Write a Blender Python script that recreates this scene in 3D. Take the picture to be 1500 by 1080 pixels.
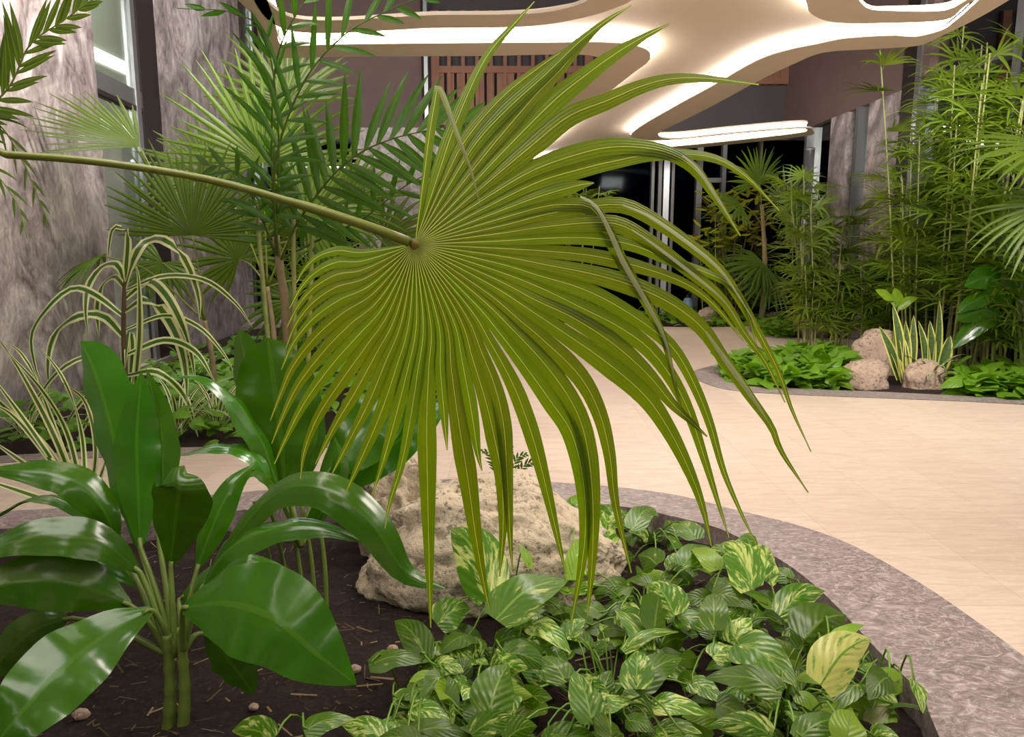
import bpy, bmesh, math, random
from mathutils import Vector, Matrix, noise
random.seed(7)
C = bpy.context.scene.collection
for o in list(bpy.data.objects): bpy.data.objects.remove(o)
PI = math.pi

# ------------------------------------------------------------------ camera, world, lamps, exposure
H = 1.2                       # eye height above the paving
FPX = 1100.0                  # focal length for a 1500 px wide frame
PITCH = math.atan((540 - 361) / FPX)
cam = bpy.data.cameras.new('camera'); cam_o = bpy.data.objects.new('camera', cam); C.objects.link(cam_o)
cam.sensor_width = 36; cam.sensor_fit = 'HORIZONTAL'; cam.lens = FPX / 1500 * 36
cam.clip_start = 0.02; cam.clip_end = 200
cam_o.location = (0, 0, H); cam_o.rotation_euler = (PI / 2 - PITCH, 0, 0)
bpy.context.scene.camera = cam_o

world = bpy.data.worlds.new('night_sky'); bpy.context.scene.world = world
world.use_nodes = True
bg = world.node_tree.nodes['Background']
bg.inputs[0].default_value = (0.030, 0.036, 0.060, 1); bg.inputs[1].default_value = 0.75

vs = bpy.context.scene.view_settings
bpy.context.scene.display_settings.display_device = 'sRGB'
vs.view_transform = 'Standard'; vs.look = 'None'; vs.gamma = 1; vs.use_curve_mapping = False
vs.exposure = 0.0

def lamp(name, loc, target, power, sx, sy, col):
    l = bpy.data.lights.new(name, 'AREA'); l.shape = 'RECTANGLE'; l.size = sx; l.size_y = sy
    l.energy = power; l.color = col
    o = bpy.data.objects.new(name, l); C.objects.link(o); o.location = loc
    o.rotation_euler = (Vector(target) - Vector(loc)).to_track_quat('-Z', 'Y').to_euler()
    return o
WARM = (1.0, 0.91, 0.81); NEUT = (1.0, 0.95, 0.88)
lamp('added_fill_lamp', (-1.0, 1.3, 2.66), (-0.7, 2.2, 0), 34, 1.9, 1.1, NEUT)  # three unseen fill lamps added to brighten the front bed and paving
lamp('added_fill_lamp', (1.6, 1.6, 2.66), (1.4, 2.8, 0), 40, 1.2, 0.5, WARM)
lamp('added_fill_lamp', (0.7, 3.9, 2.68), (0.5, 3.6, 0), 40, 1.2, 0.4, NEUT)
lamp('added_wall_fill', (2.9, 3.9, 3.05), (4.3, 8.2, 1.2), 260, 0.9, 0.4, NEUT)  # three unseen lamps added to brighten the side walls
lamp('added_wall_fill', (-2.3, 5.2, 3.7), (-4.1, 10.0, 2.8), 140, 0.6, 0.3, NEUT)
lamp('added_wall_fill', (-1.6, 3.3, 3.0), (-3.8, 7.4, 3.0), 32, 0.8, 0.4, NEUT)

# ------------------------------------------------------------------ pixel helpers (photo frame 1500 x 1080)
CP, SP = math.cos(PITCH), math.sin(PITCH)
def ray(px, py):
    u = (px - 750) / FPX; v = (540 - py) / FPX
    return Vector((u, CP + v * SP, -SP + v * CP))
def AT(px, py, Y):
    d = ray(px, py); t = Y / d.y
    return Vector((d.x * t, Y, H + d.z * t))
def FZ(px, py, z=0.0):
    d = ray(px, py); t = (z - H) / d.z
    return Vector((d.x * t, d.y * t, z))
def PXM(Y): return Y / FPX      # metres per pixel at depth Y

# ------------------------------------------------------------------ object helpers
def tag(o, label=None, cat=None, group=None, kind=None):
    if label: o['label'] = label
    if cat: o['category'] = cat
    if group: o['group'] = group
    if kind: o['kind'] = kind
    return o
def thing(name, label, cat, loc=(0, 0, 0), group=None):
    o = bpy.data.objects.new(name, None); C.objects.link(o); o.location = loc
    o.empty_display_size = 0.1
    return tag(o, label, cat, group)
def world_loc(o):
    v = Vector((0, 0, 0))
    while o is not None: v += o.location; o = o.parent
    return v
def obj(name, bm, mats, parent=None, smooth=True, local=False):
    me = bpy.data.meshes.new(name); bm.to_mesh(me); bm.free()
    if not isinstance(mats, (list, tuple)): mats = [mats]
    for m in mats: me.materials.append(m)
    if smooth:
        for p in me.polygons: p.use_smooth = True
    o = bpy.data.objects.new(name, me); C.objects.link(o)
    if parent is not None:
        o.parent = parent
        if not local: me.transform(Matrix.Translation(-world_loc(parent)))
    else:                                    # put the origin at the middle of the base
        xs = [v.co for v in me.vertices]
        if xs:
            c = Vector((sum(v.x for v in xs) / len(xs), sum(v.y for v in xs) / len(xs), min(v.z for v in xs)))
            me.transform(Matrix.Translation(-c)); o.location = c
    return o
def struct(name, bm, mats, parent=None, smooth=False):
    o = obj(name, bm, mats, parent, smooth)
    if parent is None: o['kind'] = 'structure'
    return o
def copy_thing(root, loc, rz=0, scale=1, label=None, group=None):
    r = root.copy(); C.objects.link(r); r.location = loc; r.rotation_euler = (0, 0, rz); r.scale = (scale,) * 3
    if label: r['label'] = label
    if group: r['group'] = group
    for ch in list(root.children):
        c = ch.copy(); C.objects.link(c); c.parent = r
        for g in ch.children:
            d = g.copy(); C.objects.link(d); d.parent = c
    return r

# ------------------------------------------------------------------ mesh helpers
def cr(pts, n):
    """Catmull-Rom through pts, resampled to n even stations."""
    P = [Vector(p) for p in pts]
    if len(P) == 2: return [P[0].lerp(P[1], i / (n - 1)) for i in range(n)]
    Q = [P[0] * 2 - P[1]] + P + [P[-1] * 2 - P[-2]]
    out = []
    for i in range(1, len(Q) - 2):
        a, b, c, d = Q[i - 1], Q[i], Q[i + 1], Q[i + 2]
        for k in range(10):
            t = k / 10
            out.append(0.5 * ((2 * b) + (c - a) * t + (2 * a - 5 * b + 4 * c - d) * t * t + (3 * b - a - 3 * c + d) * t ** 3))
    out.append(P[-1])
    L = [0]
    for i in range(1, len(out)): L.append(L[-1] + (out[i] - out[i - 1]).length)
    res = []; j = 0
    for i in range(n):
        s = L[-1] * i / (n - 1)
        while j < len(L) - 2 and L[j + 1] < s: j += 1
        f = (s - L[j]) / max(1e-9, L[j + 1] - L[j])
        res.append(out[j].lerp(out[j + 1], min(1, max(0, f))))
    return res
def tube(bm, pts, radii, sides=8, mi=0, cap=True):
    n = len(pts); rings = []
    ref = Vector((0.31, 0.2, 1)).normalized()
    for i in range(n):
        T = (pts[min(n - 1, i + 1)] - pts[max(0, i - 1)]).normalized()
        r0 = ref if abs(T.dot(ref)) < 0.95 else Vector((1, 0, 0))
        S = T.cross(r0).normalized(); U = S.cross(T)
        r = radii[i] if isinstance(radii, (list, tuple)) else radii
        rings.append([bm.verts.new(pts[i] + (S * math.cos(a) + U * math.sin(a)) * r)
                      for a in [2 * PI * k / sides for k in range(sides)]])
    for i in range(n - 1):
        for k in range(sides):
            f = bm.faces.new((rings[i][k], rings[i][(k + 1) % sides], rings[i + 1][(k + 1) % sides], rings[i + 1][k]))
            f.material_index = mi
    if cap:
        bm.faces.new(rings[0][::-1]).material_index = mi; bm.faces.new(rings[-1]).material_index = mi
def box(bm, x0, y0, z0, x1, y1, z1, mi=0):
    vs_ = [bm.verts.new(p) for p in ((x0, y0, z0), (x1, y0, z0), (x1, y1, z0), (x0, y1, z0), (x0, y0, z1), (x1, y0, z1), (x1, y1, z1), (x0, y1, z1))]
    for q in ((0, 3, 2, 1), (4, 5, 6, 7), (0, 1, 5, 4), (1, 2, 6, 5), (2, 3, 7, 6), (3, 0, 4, 7)):
        bm.faces.new([vs_[i] for i in q]).material_index = mi
def wallbox(bm, a, b, z0, z1, th, mi=0):
    """upright slab along a->b (xy), thickness th to the left of a->b"""
    a = Vector(a[:2]); b = Vector(b[:2]); d = (b - a).normalized(); n = Vector((-d.y, d.x)) * th
    q = [a, b, b + n, a + n]
    lo = [bm.verts.new((p.x, p.y, z0)) for p in q]; hi = [bm.verts.new((p.x, p.y, z1)) for p in q]
    bm.faces.new(lo[::-1]).material_index = mi; bm.faces.new(hi).material_index = mi
    for i in range(4): bm.faces.new((lo[i], lo[(i + 1) % 4], hi[(i + 1) % 4], hi[i])).material_index = mi

CROSS = (-1, -0.55, -0.07, 0.07, 0.55, 1)
def strip(bm, pts, w, hint, fold=0.3, mi=0, rib=1, roll=0, cross=CROSS, ripple=0, ph=0, arch=0.0, rib_abs=0):
    """leaf blade along pts; w = list of half widths or (left, right) pairs; hint = rough facing of the upper side"""
    uvl = bm.loops.layers.uv.verify()
    n = len(pts); rows = []; prevS = None
    for i in range(n):
        T = (pts[min(n - 1, i + 1)] - pts[max(0, i - 1)]).normalized()
        hv = hint[i] if isinstance(hint, list) else hint
        S = T.cross(hv)
        if S.length < 1e-3: S = prevS or T.orthogonal()
        S.normalize()
        if prevS is not None and S.dot(prevS) < 0 and not isinstance(hint, list): S = -S
        prevS = S.copy()
        N = S.cross(T).normalized()
        rr = (roll[0] + (roll[1] - roll[0]) * i / (n - 1)) if isinstance(roll, (list, tuple)) else roll
        if rr:
            R = Matrix.Rotation(math.radians(rr), 3, T); S = R @ S; N = R @ N
        wi = w[i]; wl, wr = wi if isinstance(wi, (list, tuple)) else (wi, wi)
        row = []
        for o in cross:
            ww = wl if o < 0 else wr
            if rib_abs and abs(o) < 0.1: o = math.copysign(min(0.4, rib_abs / ww), o)
            h = -fold * abs(o) * ww + arch * ww * (1 - o * o)
            if ripple: h += ripple * ww * abs(o) * math.sin(i * 1.1 + ph + (1.7 if o > 0 else 0))
            row.append(bm.verts.new(pts[i] + S * (o * ww) + N * h))
        rows.append(row)
    nc = len(cross)
    for i in range(n - 1):
        for k in range(nc - 1):
            f = bm.faces.new((rows[i][k], rows[i][k + 1], rows[i + 1][k + 1], rows[i + 1][k]))
            mid = cross[k] + cross[k + 1]
            f.material_index = rib if (abs(mid) < 1e-6 and nc > 3 and nc % 2 == 0) else mi
            for lp, (kk, ii) in zip(f.loops, ((k, i), (k + 1, i), (k + 1, i + 1), (k, i + 1))):
                lp[uvl].uv = (cross[kk] * 0.5 + 0.5, ii / (n - 1))
def prof_lance(t, p=0.45):        # lanceolate outline, widest at p
    if t < p: return 0.12 + 0.88 * math.sin(t / p * PI / 2)
    return max(0.0, math.cos((t - p) / (1 - p) * PI / 2)) ** 0.85
def prof_blunt(t):                # broad leaf with a rounded tip
    if t < 0.55: return 0.2 + 0.8 * math.sin(t / 0.55 * PI / 2)
    return max(0.0, 1 - ((t - 0.55) / 0.45) ** 2.6) ** 0.6
def prof_strap(t):
    return min(1, 0.55 + 2.2 * t) * max(0.02, (1 - t ** 3.2))
def prof_heart(t):
    if t < 0.22: return 0.62 + 0.38 * math.sin(t / 0.22 * PI / 2)
    return max(0.0, 1 - ((t - 0.22) / 0.78) ** 1.7) ** 0.9

def fill_loops(loops, z, depth=0.0):
    """flat region bounded by loops (outer + holes), optional thickness downwards-> mesh in a new bmesh"""
    cu = bpy.data.curves.new('tmp', 'CURVE'); cu.dimensions = '2D'; cu.fill_mode = 'BOTH'
    cu.extrude = depth / 2
    for lp in loops:
        s = cu.splines.new('POLY'); s.points.add(len(lp) - 1); s.use_cyclic_u = True
        for p, q in zip(s.points, lp): p.co = (q[0], q[1], 0, 1)
    o = bpy.data.objects.new('tmp', cu); C.objects.link(o)
    me = bpy.data.meshes.new_from_object(o)
    bpy.data.objects.remove(o); bpy.data.curves.remove(cu)
    bm = bmesh.new(); bm.from_mesh(me); bpy.data.meshes.remove(me)
    bmesh.ops.translate(bm, verts=bm.verts, vec=(0, 0, z))
    return bm
def closed(pts, n=120):
    P = [Vector((p[0], p[1], 0)) for p in pts]
    Q = P + P[:1]
    k = len(P); out = []
    for i in range(k):
        a, b, c, d = P[i - 1], P[i], P[(i + 1) % k], P[(i + 2) % k]
        m = max(2, int((c - b).length / 0.06)) if (c - b).length < 1.2 else 12
        al = 0.5
        t0 = 0; t1 = t0 + max(1e-4, (b - a).length) ** al; t2 = t1 + max(1e-4, (c - b).length) ** al; t3 = t2 + max(1e-4, (d - c).length) ** al
        for j in range(m):
            t = t1 + (t2 - t1) * j / m
            A1 = a * ((t1 - t) / (t1 - t0)) + b * ((t - t0) / (t1 - t0)); A2 = b * ((t2 - t) / (t2 - t1)) + c * ((t - t1) / (t2 - t1)); A3 = c * ((t3 - t) / (t3 - t2)) + d * ((t - t2) / (t3 - t2))
            B1 = A1 * ((t2 - t) / (t2 - t0)) + A2 * ((t - t0) / (t2 - t0)); B2 = A2 * ((t3 - t) / (t3 - t1)) + A3 * ((t - t1) / (t3 - t1))
            out.append(B1 * ((t2 - t) / (t2 - t1)) + B2 * ((t - t1) / (t2 - t1)))
    return out
def inside(p, poly):
    r = False; j = len(poly) - 1
    for i in range(len(poly)):
        a, b = poly[i], poly[j]
        if (a[1] > p[1]) != (b[1] > p[1]) and p[0] < (b[0] - a[0]) * (p[1] - a[1]) / (b[1] - a[1]) + a[0]: r = not r
        j = i
    return r

# ------------------------------------------------------------------ materials
def srgb(r, g, b):
    f = lambda c: (c / 255 / 12.92) if c / 255 <= 0.04045 else ((c / 255 + 0.055) / 1.055) ** 2.4
    return (f(r), f(g), f(b), 1)
class NT:
    def __init__(s, name):
        s.m = bpy.data.materials.new(name); s.m.use_nodes = True; s.t = s.m.node_tree
        s.b = s.t.nodes['Principled BSDF']; s.out = s.t.nodes['Material Output']
    def n(s, typ, **kw):
        nd = s.t.nodes.new(typ)
        for k, v in kw.items():
            if hasattr(nd, k) and not k.startswith('i_'): setattr(nd, k, v)
        return nd
    def l(s, a, b): s.t.links.new(a, b)
    def val(s, sock, v):
        if hasattr(v, 'is_linked') or hasattr(v, 'links'): s.l(v, sock)
        else: sock.default_value = v
    def math(s, op, a, b=0.0, c=None):
        nd = s.n('ShaderNodeMath', operation=op); s.val(nd.inputs[0], a); s.val(nd.inputs[1], b)
        if c is not None: s.val(nd.inputs[2], c)
        return nd.outputs[0]
    def mix(s, f, a, b):
        nd = s.n('ShaderNodeMix', data_type='RGBA'); s.val(nd.inputs['Factor'], f)
        s.val(nd.inputs[6], a); s.val(nd.inputs[7], b); return nd.outputs[2]
    def coord(s, k='Object'): return s.n('ShaderNodeTexCoord').outputs[k]
    def mapping(s, v, sc=(1, 1, 1), rot=(0, 0, 0), loc=(0, 0, 0)):
        nd = s.n('ShaderNodeMapping'); s.l(v, nd.inputs[0]); nd.inputs['Scale'].default_value = sc
        nd.inputs['Rotation'].default_value = rot; nd.inputs['Location'].default_value = loc; return nd.outputs[0]
    def noise(s, v, scale, detail=4, rough=0.55, dist=0):
        nd = s.n('ShaderNodeTexNoise'); s.l(v, nd.inputs['Vector']); nd.inputs['Scale'].default_value = scale
        nd.inputs['Detail'].default_value = detail; nd.inputs['Roughness'].default_value = rough; nd.inputs['Distortion'].default_value = dist
        return nd.outputs[0]
    def ramp(s, f, stops):
        nd = s.n('ShaderNodeValToRGB'); s.l(f, nd.inputs[0]); e = nd.color_ramp.elements
        while len(e) < len(stops): e.new(0.5)
        for el, (p, c) in zip(e, stops): el.position = p; el.color = c if not isinstance(c, (int, float)) else (c, c, c, 1)
        return nd.outputs[0]
    def bump(s, h, strength=0.3, dist=0.01):
        nd = s.n('ShaderNodeBump'); nd.inputs['Strength'].default_value = strength; nd.inputs['Distance'].default_value = dist
        s.l(h, nd.inputs['Height']); s.l(nd.outputs[0], s.b.inputs['Normal']); return nd.outputs[0]
    def translucent(s, col, fac, gain=1.0):
        tr = s.n('ShaderNodeBsdfTranslucent'); s.val(tr.inputs[0], col)
        mx = s.n('ShaderNodeMixShader'); mx.inputs[0].default_value = fac
        s.l(s.b.outputs[0], mx.inputs[1]); s.l(tr.outputs[0], mx.inputs[2]); s.l(mx.outputs[0], s.out.inputs[0])
def simple(name, col, rough=0.6, metal=0, spec=0.5, var=0.0, vscale=8):
    t = NT(name)
    if var:
        nz = t.noise(t.coord('Object'), vscale, 5)
        t.l(t.mix(nz, tuple(c * (1 - var) for c in col[:3]) + (1,), tuple(min(1, c * (1 + var)) for c in col[:3]) + (1,)), t.b.inputs['Base Color'])
        t.bump(nz, 0.1, 0.005)
    else: t.b.inputs['Base Color'].default_value = col
    t.b.inputs['Roughness'].default_value = rough; t.b.inputs['Metallic'].default_value = metal
    t.b.inputs['Specular IOR Level'].default_value = spec
    return t.m
def emit(name, col, strength):
    t = NT(name); t.b.inputs['Base Color'].default_value = (0.8, 0.8, 0.8, 1)
    t.b.inputs['Emission Color'].default_value = col; t.b.inputs['Emission Strength'].default_value = strength
    return t.m
def leaf(name, c1, c2, rough=0.4, trans=0.3, kind='plain', c3=None, veins=14, vb=0.25, spec=0.5, tc=None, vary=0.25):
    t = NT(name); uv = t.coord('UV'); sep = t.n('ShaderNodeSeparateXYZ'); t.l(uv, sep.inputs[0])
    u, v = sep.outputs[0], sep.outputs[1]
    au = t.math('ABSOLUTE', t.math('SUBTRACT', u, 0.5))
    rnd = t.n('ShaderNodeObjectInfo').outputs['Random']
    ob = t.coord('Object')
    nz = t.noise(t.mapping(ob, (9, 9, 9)), 1.0, 3)
    col = t.mix(nz, c1, c2)
    if kind == 'stripe':               # cream edges either side of a green middle
        col = t.mix(t.ramp(au, [(0.20, 0), (0.25, 1)]), col, c3)
    elif kind == 'snake':
        bandn = t.noise(t.mapping(uv, (1.2, 14, 1)), 2.0, 3)
        col = t.mix(t.ramp(bandn, [(0.45, 0), (0.6, 0.6)]), col, tuple(x * 0.45 for x in c1[:3]) + (1,))
        col = t.mix(t.ramp(au, [(0.33, 0), (0.37, 1)]), col, c3)
    elif kind == 'pothos':             # cream streaks that run out along the side veins
        cb = t.n('ShaderNodeCombineXYZ'); t.l(t.math('MULTIPLY', u, 2.8), cb.inputs[0])
        t.l(t.math('MULTIPLY', t.math('SUBTRACT', v, t.math('MULTIPLY', au, 0.9)), 4.6), cb.inputs[1])
        t.l(t.math('MULTIPLY', rnd, 37.0), cb.inputs[2])
        n2 = t.noise(cb.outputs[0], 1.3, 5, 0.65, 0.4)
        thr = t.math('SUBTRACT', n2, t.math('MULTIPLY', t.math('SUBTRACT', 0.62, rnd), 0.22))
        f = t.ramp(thr, [(0.54, 0), (0.63, 0.85)])
        col = t.mix(f, col, c3)
    hs = t.n('ShaderNodeHueSaturation'); t.l(col, hs.inputs['Color'])
    t.l(t.math('MULTIPLY_ADD', rnd, 2 * vary, 1 - vary), hs.inputs['Value'])
    t.l(t.math('MULTIPLY_ADD', rnd, 0.02, 0.49), hs.inputs['Hue'])
    col = hs.outputs[0]
    t.l(col, t.b.inputs['Base Color'])
    t.b.inputs['Roughness'].default_value = rough; t.b.inputs['Specular IOR Level'].default_value = spec
    if veins:
        if kind in ('pothos', 'side'):
            ph = t.math('MULTIPLY', t.math('SUBTRACT', v, t.math('MULTIPLY', au, 0.8)), veins * 2 * PI)
        else:
            ph = t.math('MULTIPLY', u, veins * 2 * PI)
        t.bump(t.math('ADD', t.math('SINE', ph), t.math('MULTIPLY', nz, 1.5)), vb, 0.002)
    if trans:
        if tc is None:
            h2 = t.n('ShaderNodeHueSaturation'); t.l(col, h2.inputs['Color']); h2.inputs['Value'].default_value = 1.7; h2.inputs['Saturation'].default_value = 1.1
            t.translucent(h2.outputs[0], trans)
        else: t.translucent(tc, trans)
    return t.m

M = {}
M['fan'] = leaf('fan_palm_green', srgb(90, 112, 12), srgb(112, 132, 20), 0.42, 0.42, veins=6, vb=0.3, vary=0.12)
M['fan_rib'] = leaf('fan_palm_rib', srgb(186, 194, 100), srgb(198, 206, 118), 0.45, 0.35, veins=0, vary=0.1)
M['fan_grey'] = leaf('fan_palm_dry_tip', srgb(168, 172, 130), srgb(140, 150, 92), 0.5, 0.25, veins=4, vary=0.1)
M['petiole'] = simple('petiole_olive', srgb(112, 120, 38), 0.4, var=0.25, vscale=20)
M['hub'] = simple('hub_brown', srgb(118, 104, 34), 0.6, var=0.3, vscale=60)
M['palm_bg'] = leaf('background_palm_green', srgb(66, 90, 14), srgb(88, 110, 24), 0.42, 0.35, veins=5, vary=0.22)
M['palm_bg_rib'] = leaf('background_palm_rib', srgb(118, 134, 54), srgb(128, 144, 62), 0.45, 0.3, veins=0)
M['feather'] = leaf('feather_palm_green', srgb(44, 92, 8), srgb(68, 112, 16), 0.35, 0.35, veins=5, vary=0.22)
M['feather_rib'] = leaf('feather_palm_rib', srgb(84, 104, 30), srgb(96, 116, 40), 0.45, 0.3, veins=0)
M['cane_leaf'] = leaf('lady_palm_green', srgb(94, 120, 26), srgb(132, 152, 50), 0.4, 0.35, veins=4, vary=0.28)
M['cane'] = simple('cane_green_brown', srgb(132, 138, 78), 0.5, var=0.35, vscale=14)
M['trunk'] = simple('palm_trunk_fibre', srgb(134, 116, 84), 0.85, var=0.4, vscale=18)
M['gloss'] = leaf('glossy_broad_leaf', srgb(48, 98, 6), srgb(70, 120, 16), 0.2, 0.15, veins=5, vb=0.06, spec=0.75, vary=0.22)
M['gloss_rib'] = leaf('glossy_broad_leaf_rib', srgb(72, 118, 26), srgb(80, 126, 32), 0.25, 0.18, veins=0)
M['gloss_stem'] = simple('leaf_stalk_green', srgb(112, 132, 58), 0.35, var=0.25, vscale=16)
M['pothos'] = leaf('pothos_green_cream', srgb(56, 98, 4), srgb(92, 134, 14), 0.32, 0.25, 'pothos', srgb(200, 208, 122), 7, 0.2, vary=0.3)
M['pothos_rib'] = leaf('pothos_rib', srgb(116, 154, 50), srgb(124, 162, 58), 0.35, 0.25, veins=0)
M['pothos_yellow'] = leaf('pothos_mostly_cream', srgb(196, 202, 104), srgb(212, 212, 130), 0.32, 0.25, 'pothos', srgb(96, 146, 44), 7, 0.2, vary=0.06)
M['pothos_dry'] = leaf('pothos_faded_leaf', srgb(136, 140, 92), srgb(150, 150, 104), 0.5, 0.2, veins=7, vary=0.08)
M['pothos_lime'] = leaf('pothos_young_lime', srgb(122, 160, 36), srgb(142, 176, 52), 0.32, 0.3, veins=7, kind='side', vary=0.1)
M['striped'] = leaf('striped_leaf', srgb(58, 92, 20), srgb(84, 118, 36), 0.36, 0.25, 'stripe', srgb(222, 224, 168), 6, 0.25, vary=0.15)
M['snake'] = leaf('snake_plant_leaf', srgb(72, 98, 50), srgb(92, 116, 62), 0.4, 0.05, 'snake', srgb(208, 206, 110), 0, vary=0.12)
M['cover'] = leaf('ground_cover_green', srgb(84, 130, 22), srgb(124, 164, 46), 0.35, 0.3, veins=5, kind='side', vary=0.0)
M['yellow'] = leaf('croton_yellow', srgb(176, 160, 30), srgb(120, 140, 30), 0.4, 0.3, veins=4)
M['dark_stem'] = simple('woody_brown_stem', srgb(84, 64, 40), 0.7, var=0.3, vscale=25)
M['metal'] = simple('brushed_metal', srgb(178, 180, 184), 0.35, 0.85)
M['dark_metal'] = simple('dark_bronze_frame', srgb(52, 42, 40), 0.45, 0.3)
M['grey_metal'] = simple('grey_aluminium_frame', srgb(112, 112, 112), 0.45, 0.4)
M['wood'] = simple('red_brown_timber', srgb(140, 94, 74), 0.6, var=0.2, vscale=6)
M['canopy'] = simple('cream_plaster', srgb(214, 196, 176), 0.75, var=0.03, vscale=2)
M['lip'] = simple('beige_plaster', srgb(216, 200, 180), 0.8, var=0.03, vscale=2)
M['led'] = emit('white_light_strip', (1.0, 0.94, 0.86, 1), 18.0)
M['window_glow'] = emit('added_window_glow', (1.0, 0.98, 0.94, 1), 3.0)  # added glow for the ceiling light mirrored in the left window
M['dark_wall'] = simple('dark_grey_render', srgb(78, 72, 76), 0.8, var=0.2, vscale=2)
M['brown_wall'] = simple('brown_render', srgb(108, 88, 84), 0.75, var=0.2, vscale=2)
M['blue'] = simple('pale_blue_plastic', srgb(120, 150, 172), 0.5)

def stucco():
    t = NT('burnished_grey_stucco'); ob = t.coord('Object')
    n1 = t.noise(t.mapping(ob, (1.0, 1.0, 0.8)), 1.5, 8, 0.62, 2.2)
    n2 = t.noise(t.mapping(ob, (1.6, 1.6, 1.1)), 3.4, 7, 0.64, 3.0)
    f = t.math('MULTIPLY_ADD', n2, 0.35, t.math('MULTIPLY', n1, 0.65))
    c = t.ramp(f, [(0.38, srgb(104, 92, 92)), (0.5, srgb(160, 147, 147)), (0.62, srgb(208, 196, 196))])
    t.l(c, t.b.inputs['Base Color'])
    t.l(t.ramp(n2, [(0.3, 0.36), (0.7, 0.6)]), t.b.inputs['Roughness'])
    t.bump(n2, 0.06, 0.004)
    return t.m
M['stucco'] = stucco()
def paving():
    t = NT('limestone_paving'); ob = t.coord('Object')
    br = t.n('ShaderNodeTexBrick'); t.l(t.mapping(ob, (1, 1, 1), (0, 0, PI / 2)), br.inputs['Vector'])
    br.inputs['Scale'].default_value = 1.0; br.inputs['Brick Width'].default_value = 0.66; br.inputs['Row Height'].default_value = 0.42
    br.inputs['Mortar Size'].default_value = 0.0022; br.inputs['Mortar Smooth'].default_value = 0.3; br.offset = 0.37
    br.inputs['Color1'].default_value = srgb(210, 188, 173); br.inputs['Color2'].default_value = srgb(219, 199, 183); br.inputs['Mortar'].default_value = srgb(196, 176, 158)
    vein = t.noise(t.mapping(ob, (1.6, 9, 1)), 3.0, 8, 0.65, 0.9)
    v2 = t.noise(t.mapping(ob, (5, 22, 1)), 3.0, 5, 0.6, 0.6)
    c = t.mix(t.ramp(vein, [(0.36, 0.34), (0.56, 0.0)]), br.outputs[0], srgb(178, 150, 128))
    c = t.mix(t.ramp(v2, [(0.55, 0.0), (0.72, 0.35)]), c, srgb(240, 226, 210))
    t.l(c, t.b.inputs['Base Color']); t.b.inputs['Roughness'].default_value = 0.42; t.b.inputs['Specular IOR Level'].default_value = 0.35
    t.bump(v2, 0.08, 0.003)
    return t.m
M['paving'] = paving()
def kerbmat():
    t = NT('grey_brushed_marble'); ob = t.coord('Object')
    a = t.noise(t.mapping(ob, (4, 6, 4)), 2.6, 9, 0.68, 3.4)
    b = t.noise(t.mapping(ob, (2, 3, 2)), 2.0, 6, 0.6, 3.0)
    c = t.ramp(a, [(0.34, srgb(112, 98, 98)), (0.52, srgb(148, 132, 131)), (0.70, srgb(198, 186, 180))])
    c = t.mix(t.ramp(b, [(0.49, 0), (0.50, 0.5), (0.51, 0)]), c, srgb(222, 214, 208))
    t.l(c, t.b.inputs['Base Color']); t.b.inputs['Roughness'].default_value = 0.42; t.bump(a, 0.25, 0.004)
    return t.m
M['kerb'] = kerbmat()
def soilmat():
    t = NT('dark_potting_soil'); ob = t.coord('Object')
    a = t.noise(ob, 55, 8, 0.75); b = t.noise(ob, 6, 4)
    c = t.ramp(a, [(0.3, srgb(18, 10, 8)), (0.52, srgb(44, 27, 20)), (0.75, srgb(92, 62, 46))])
    t.l(t.mix(t.math('MULTIPLY', b, 0.4), c, srgb(40, 24, 18)), t.b.inputs['Base Color']); t.b.inputs['Roughness'].default_value = 0.95
    t.bump(a, 0.9, 0.02)
    return t.m
M['soil'] = soilmat()
def rockmat(name, base, hi, pit):
    t = NT(name); ob = t.coord('Object')
    a = t.noise(ob, 7, 9, 0.65, 0.4); b = t.noise(ob, 38, 6, 0.7)
    vo = t.n('ShaderNodeTexVoronoi'); t.l(ob, vo.inputs['Vector']); vo.inputs['Scale'].default_value = 46
    big = t.noise(ob, 4, 3)
    c = t.mix(a, base, hi)
    pits = t.math('MULTIPLY', t.ramp(b, [(0.40, 1), (0.48, 0)]), t.ramp(big, [(0.35, 0.25), (0.6, 1.0)]))
    c = t.mix(t.math('MULTIPLY', pits, 0.8), c, pit)
    t.l(c, t.b.inputs['Base Color']); t.b.inputs['Roughness'].default_value = 0.9
    t.bump(t.math('ADD', b, t.math('MULTIPLY', a, 1.5)), 0.9, 0.02)
    return t.m
M['rock'] = rockmat('pitted_limestone', srgb(212, 192, 162), srgb(236, 222, 198), srgb(70, 52, 36))
M['rock_pink'] = rockmat('pinkish_coral_stone', srgb(190, 160, 140), srgb(212, 188, 168), srgb(96, 70, 56))
def glass(name, tint, refl, rough=0.02, k=1.2):
    t = NT(name); t.t.nodes.remove(t.b)
    fr = t.n('ShaderNodeFresnel'); fr.inputs[0].default_value = 1.5
    f = t.math('MINIMUM', t.math('ADD', t.math('MULTIPLY', fr.outputs[0], k), refl), 1.0)
    gl = t.n('ShaderNodeBsdfGlossy'); gl.inputs['Roughness'].default_value = rough; gl.inputs['Color'].default_value = (0.93, 0.97, 0.95, 1)
    tr = t.n('ShaderNodeBsdfTransparent'); tr.inputs[0].default_value = tint
    mx = t.n('ShaderNodeMixShader'); t.l(f, mx.inputs[0]); t.l(tr.outputs[0], mx.inputs[1]); t.l(gl.outputs[0], mx.inputs[2]); t.l(mx.outputs[0], t.out.inputs[0])
    return t.m
M['glass'] = glass('window_glass', (0.80, 0.86, 0.82, 1), 0.22)
M['glass_dark'] = glass('dark_window_glass', (0.45, 0.5, 0.6, 1), 0.0, 0.06, 0.015)
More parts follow.
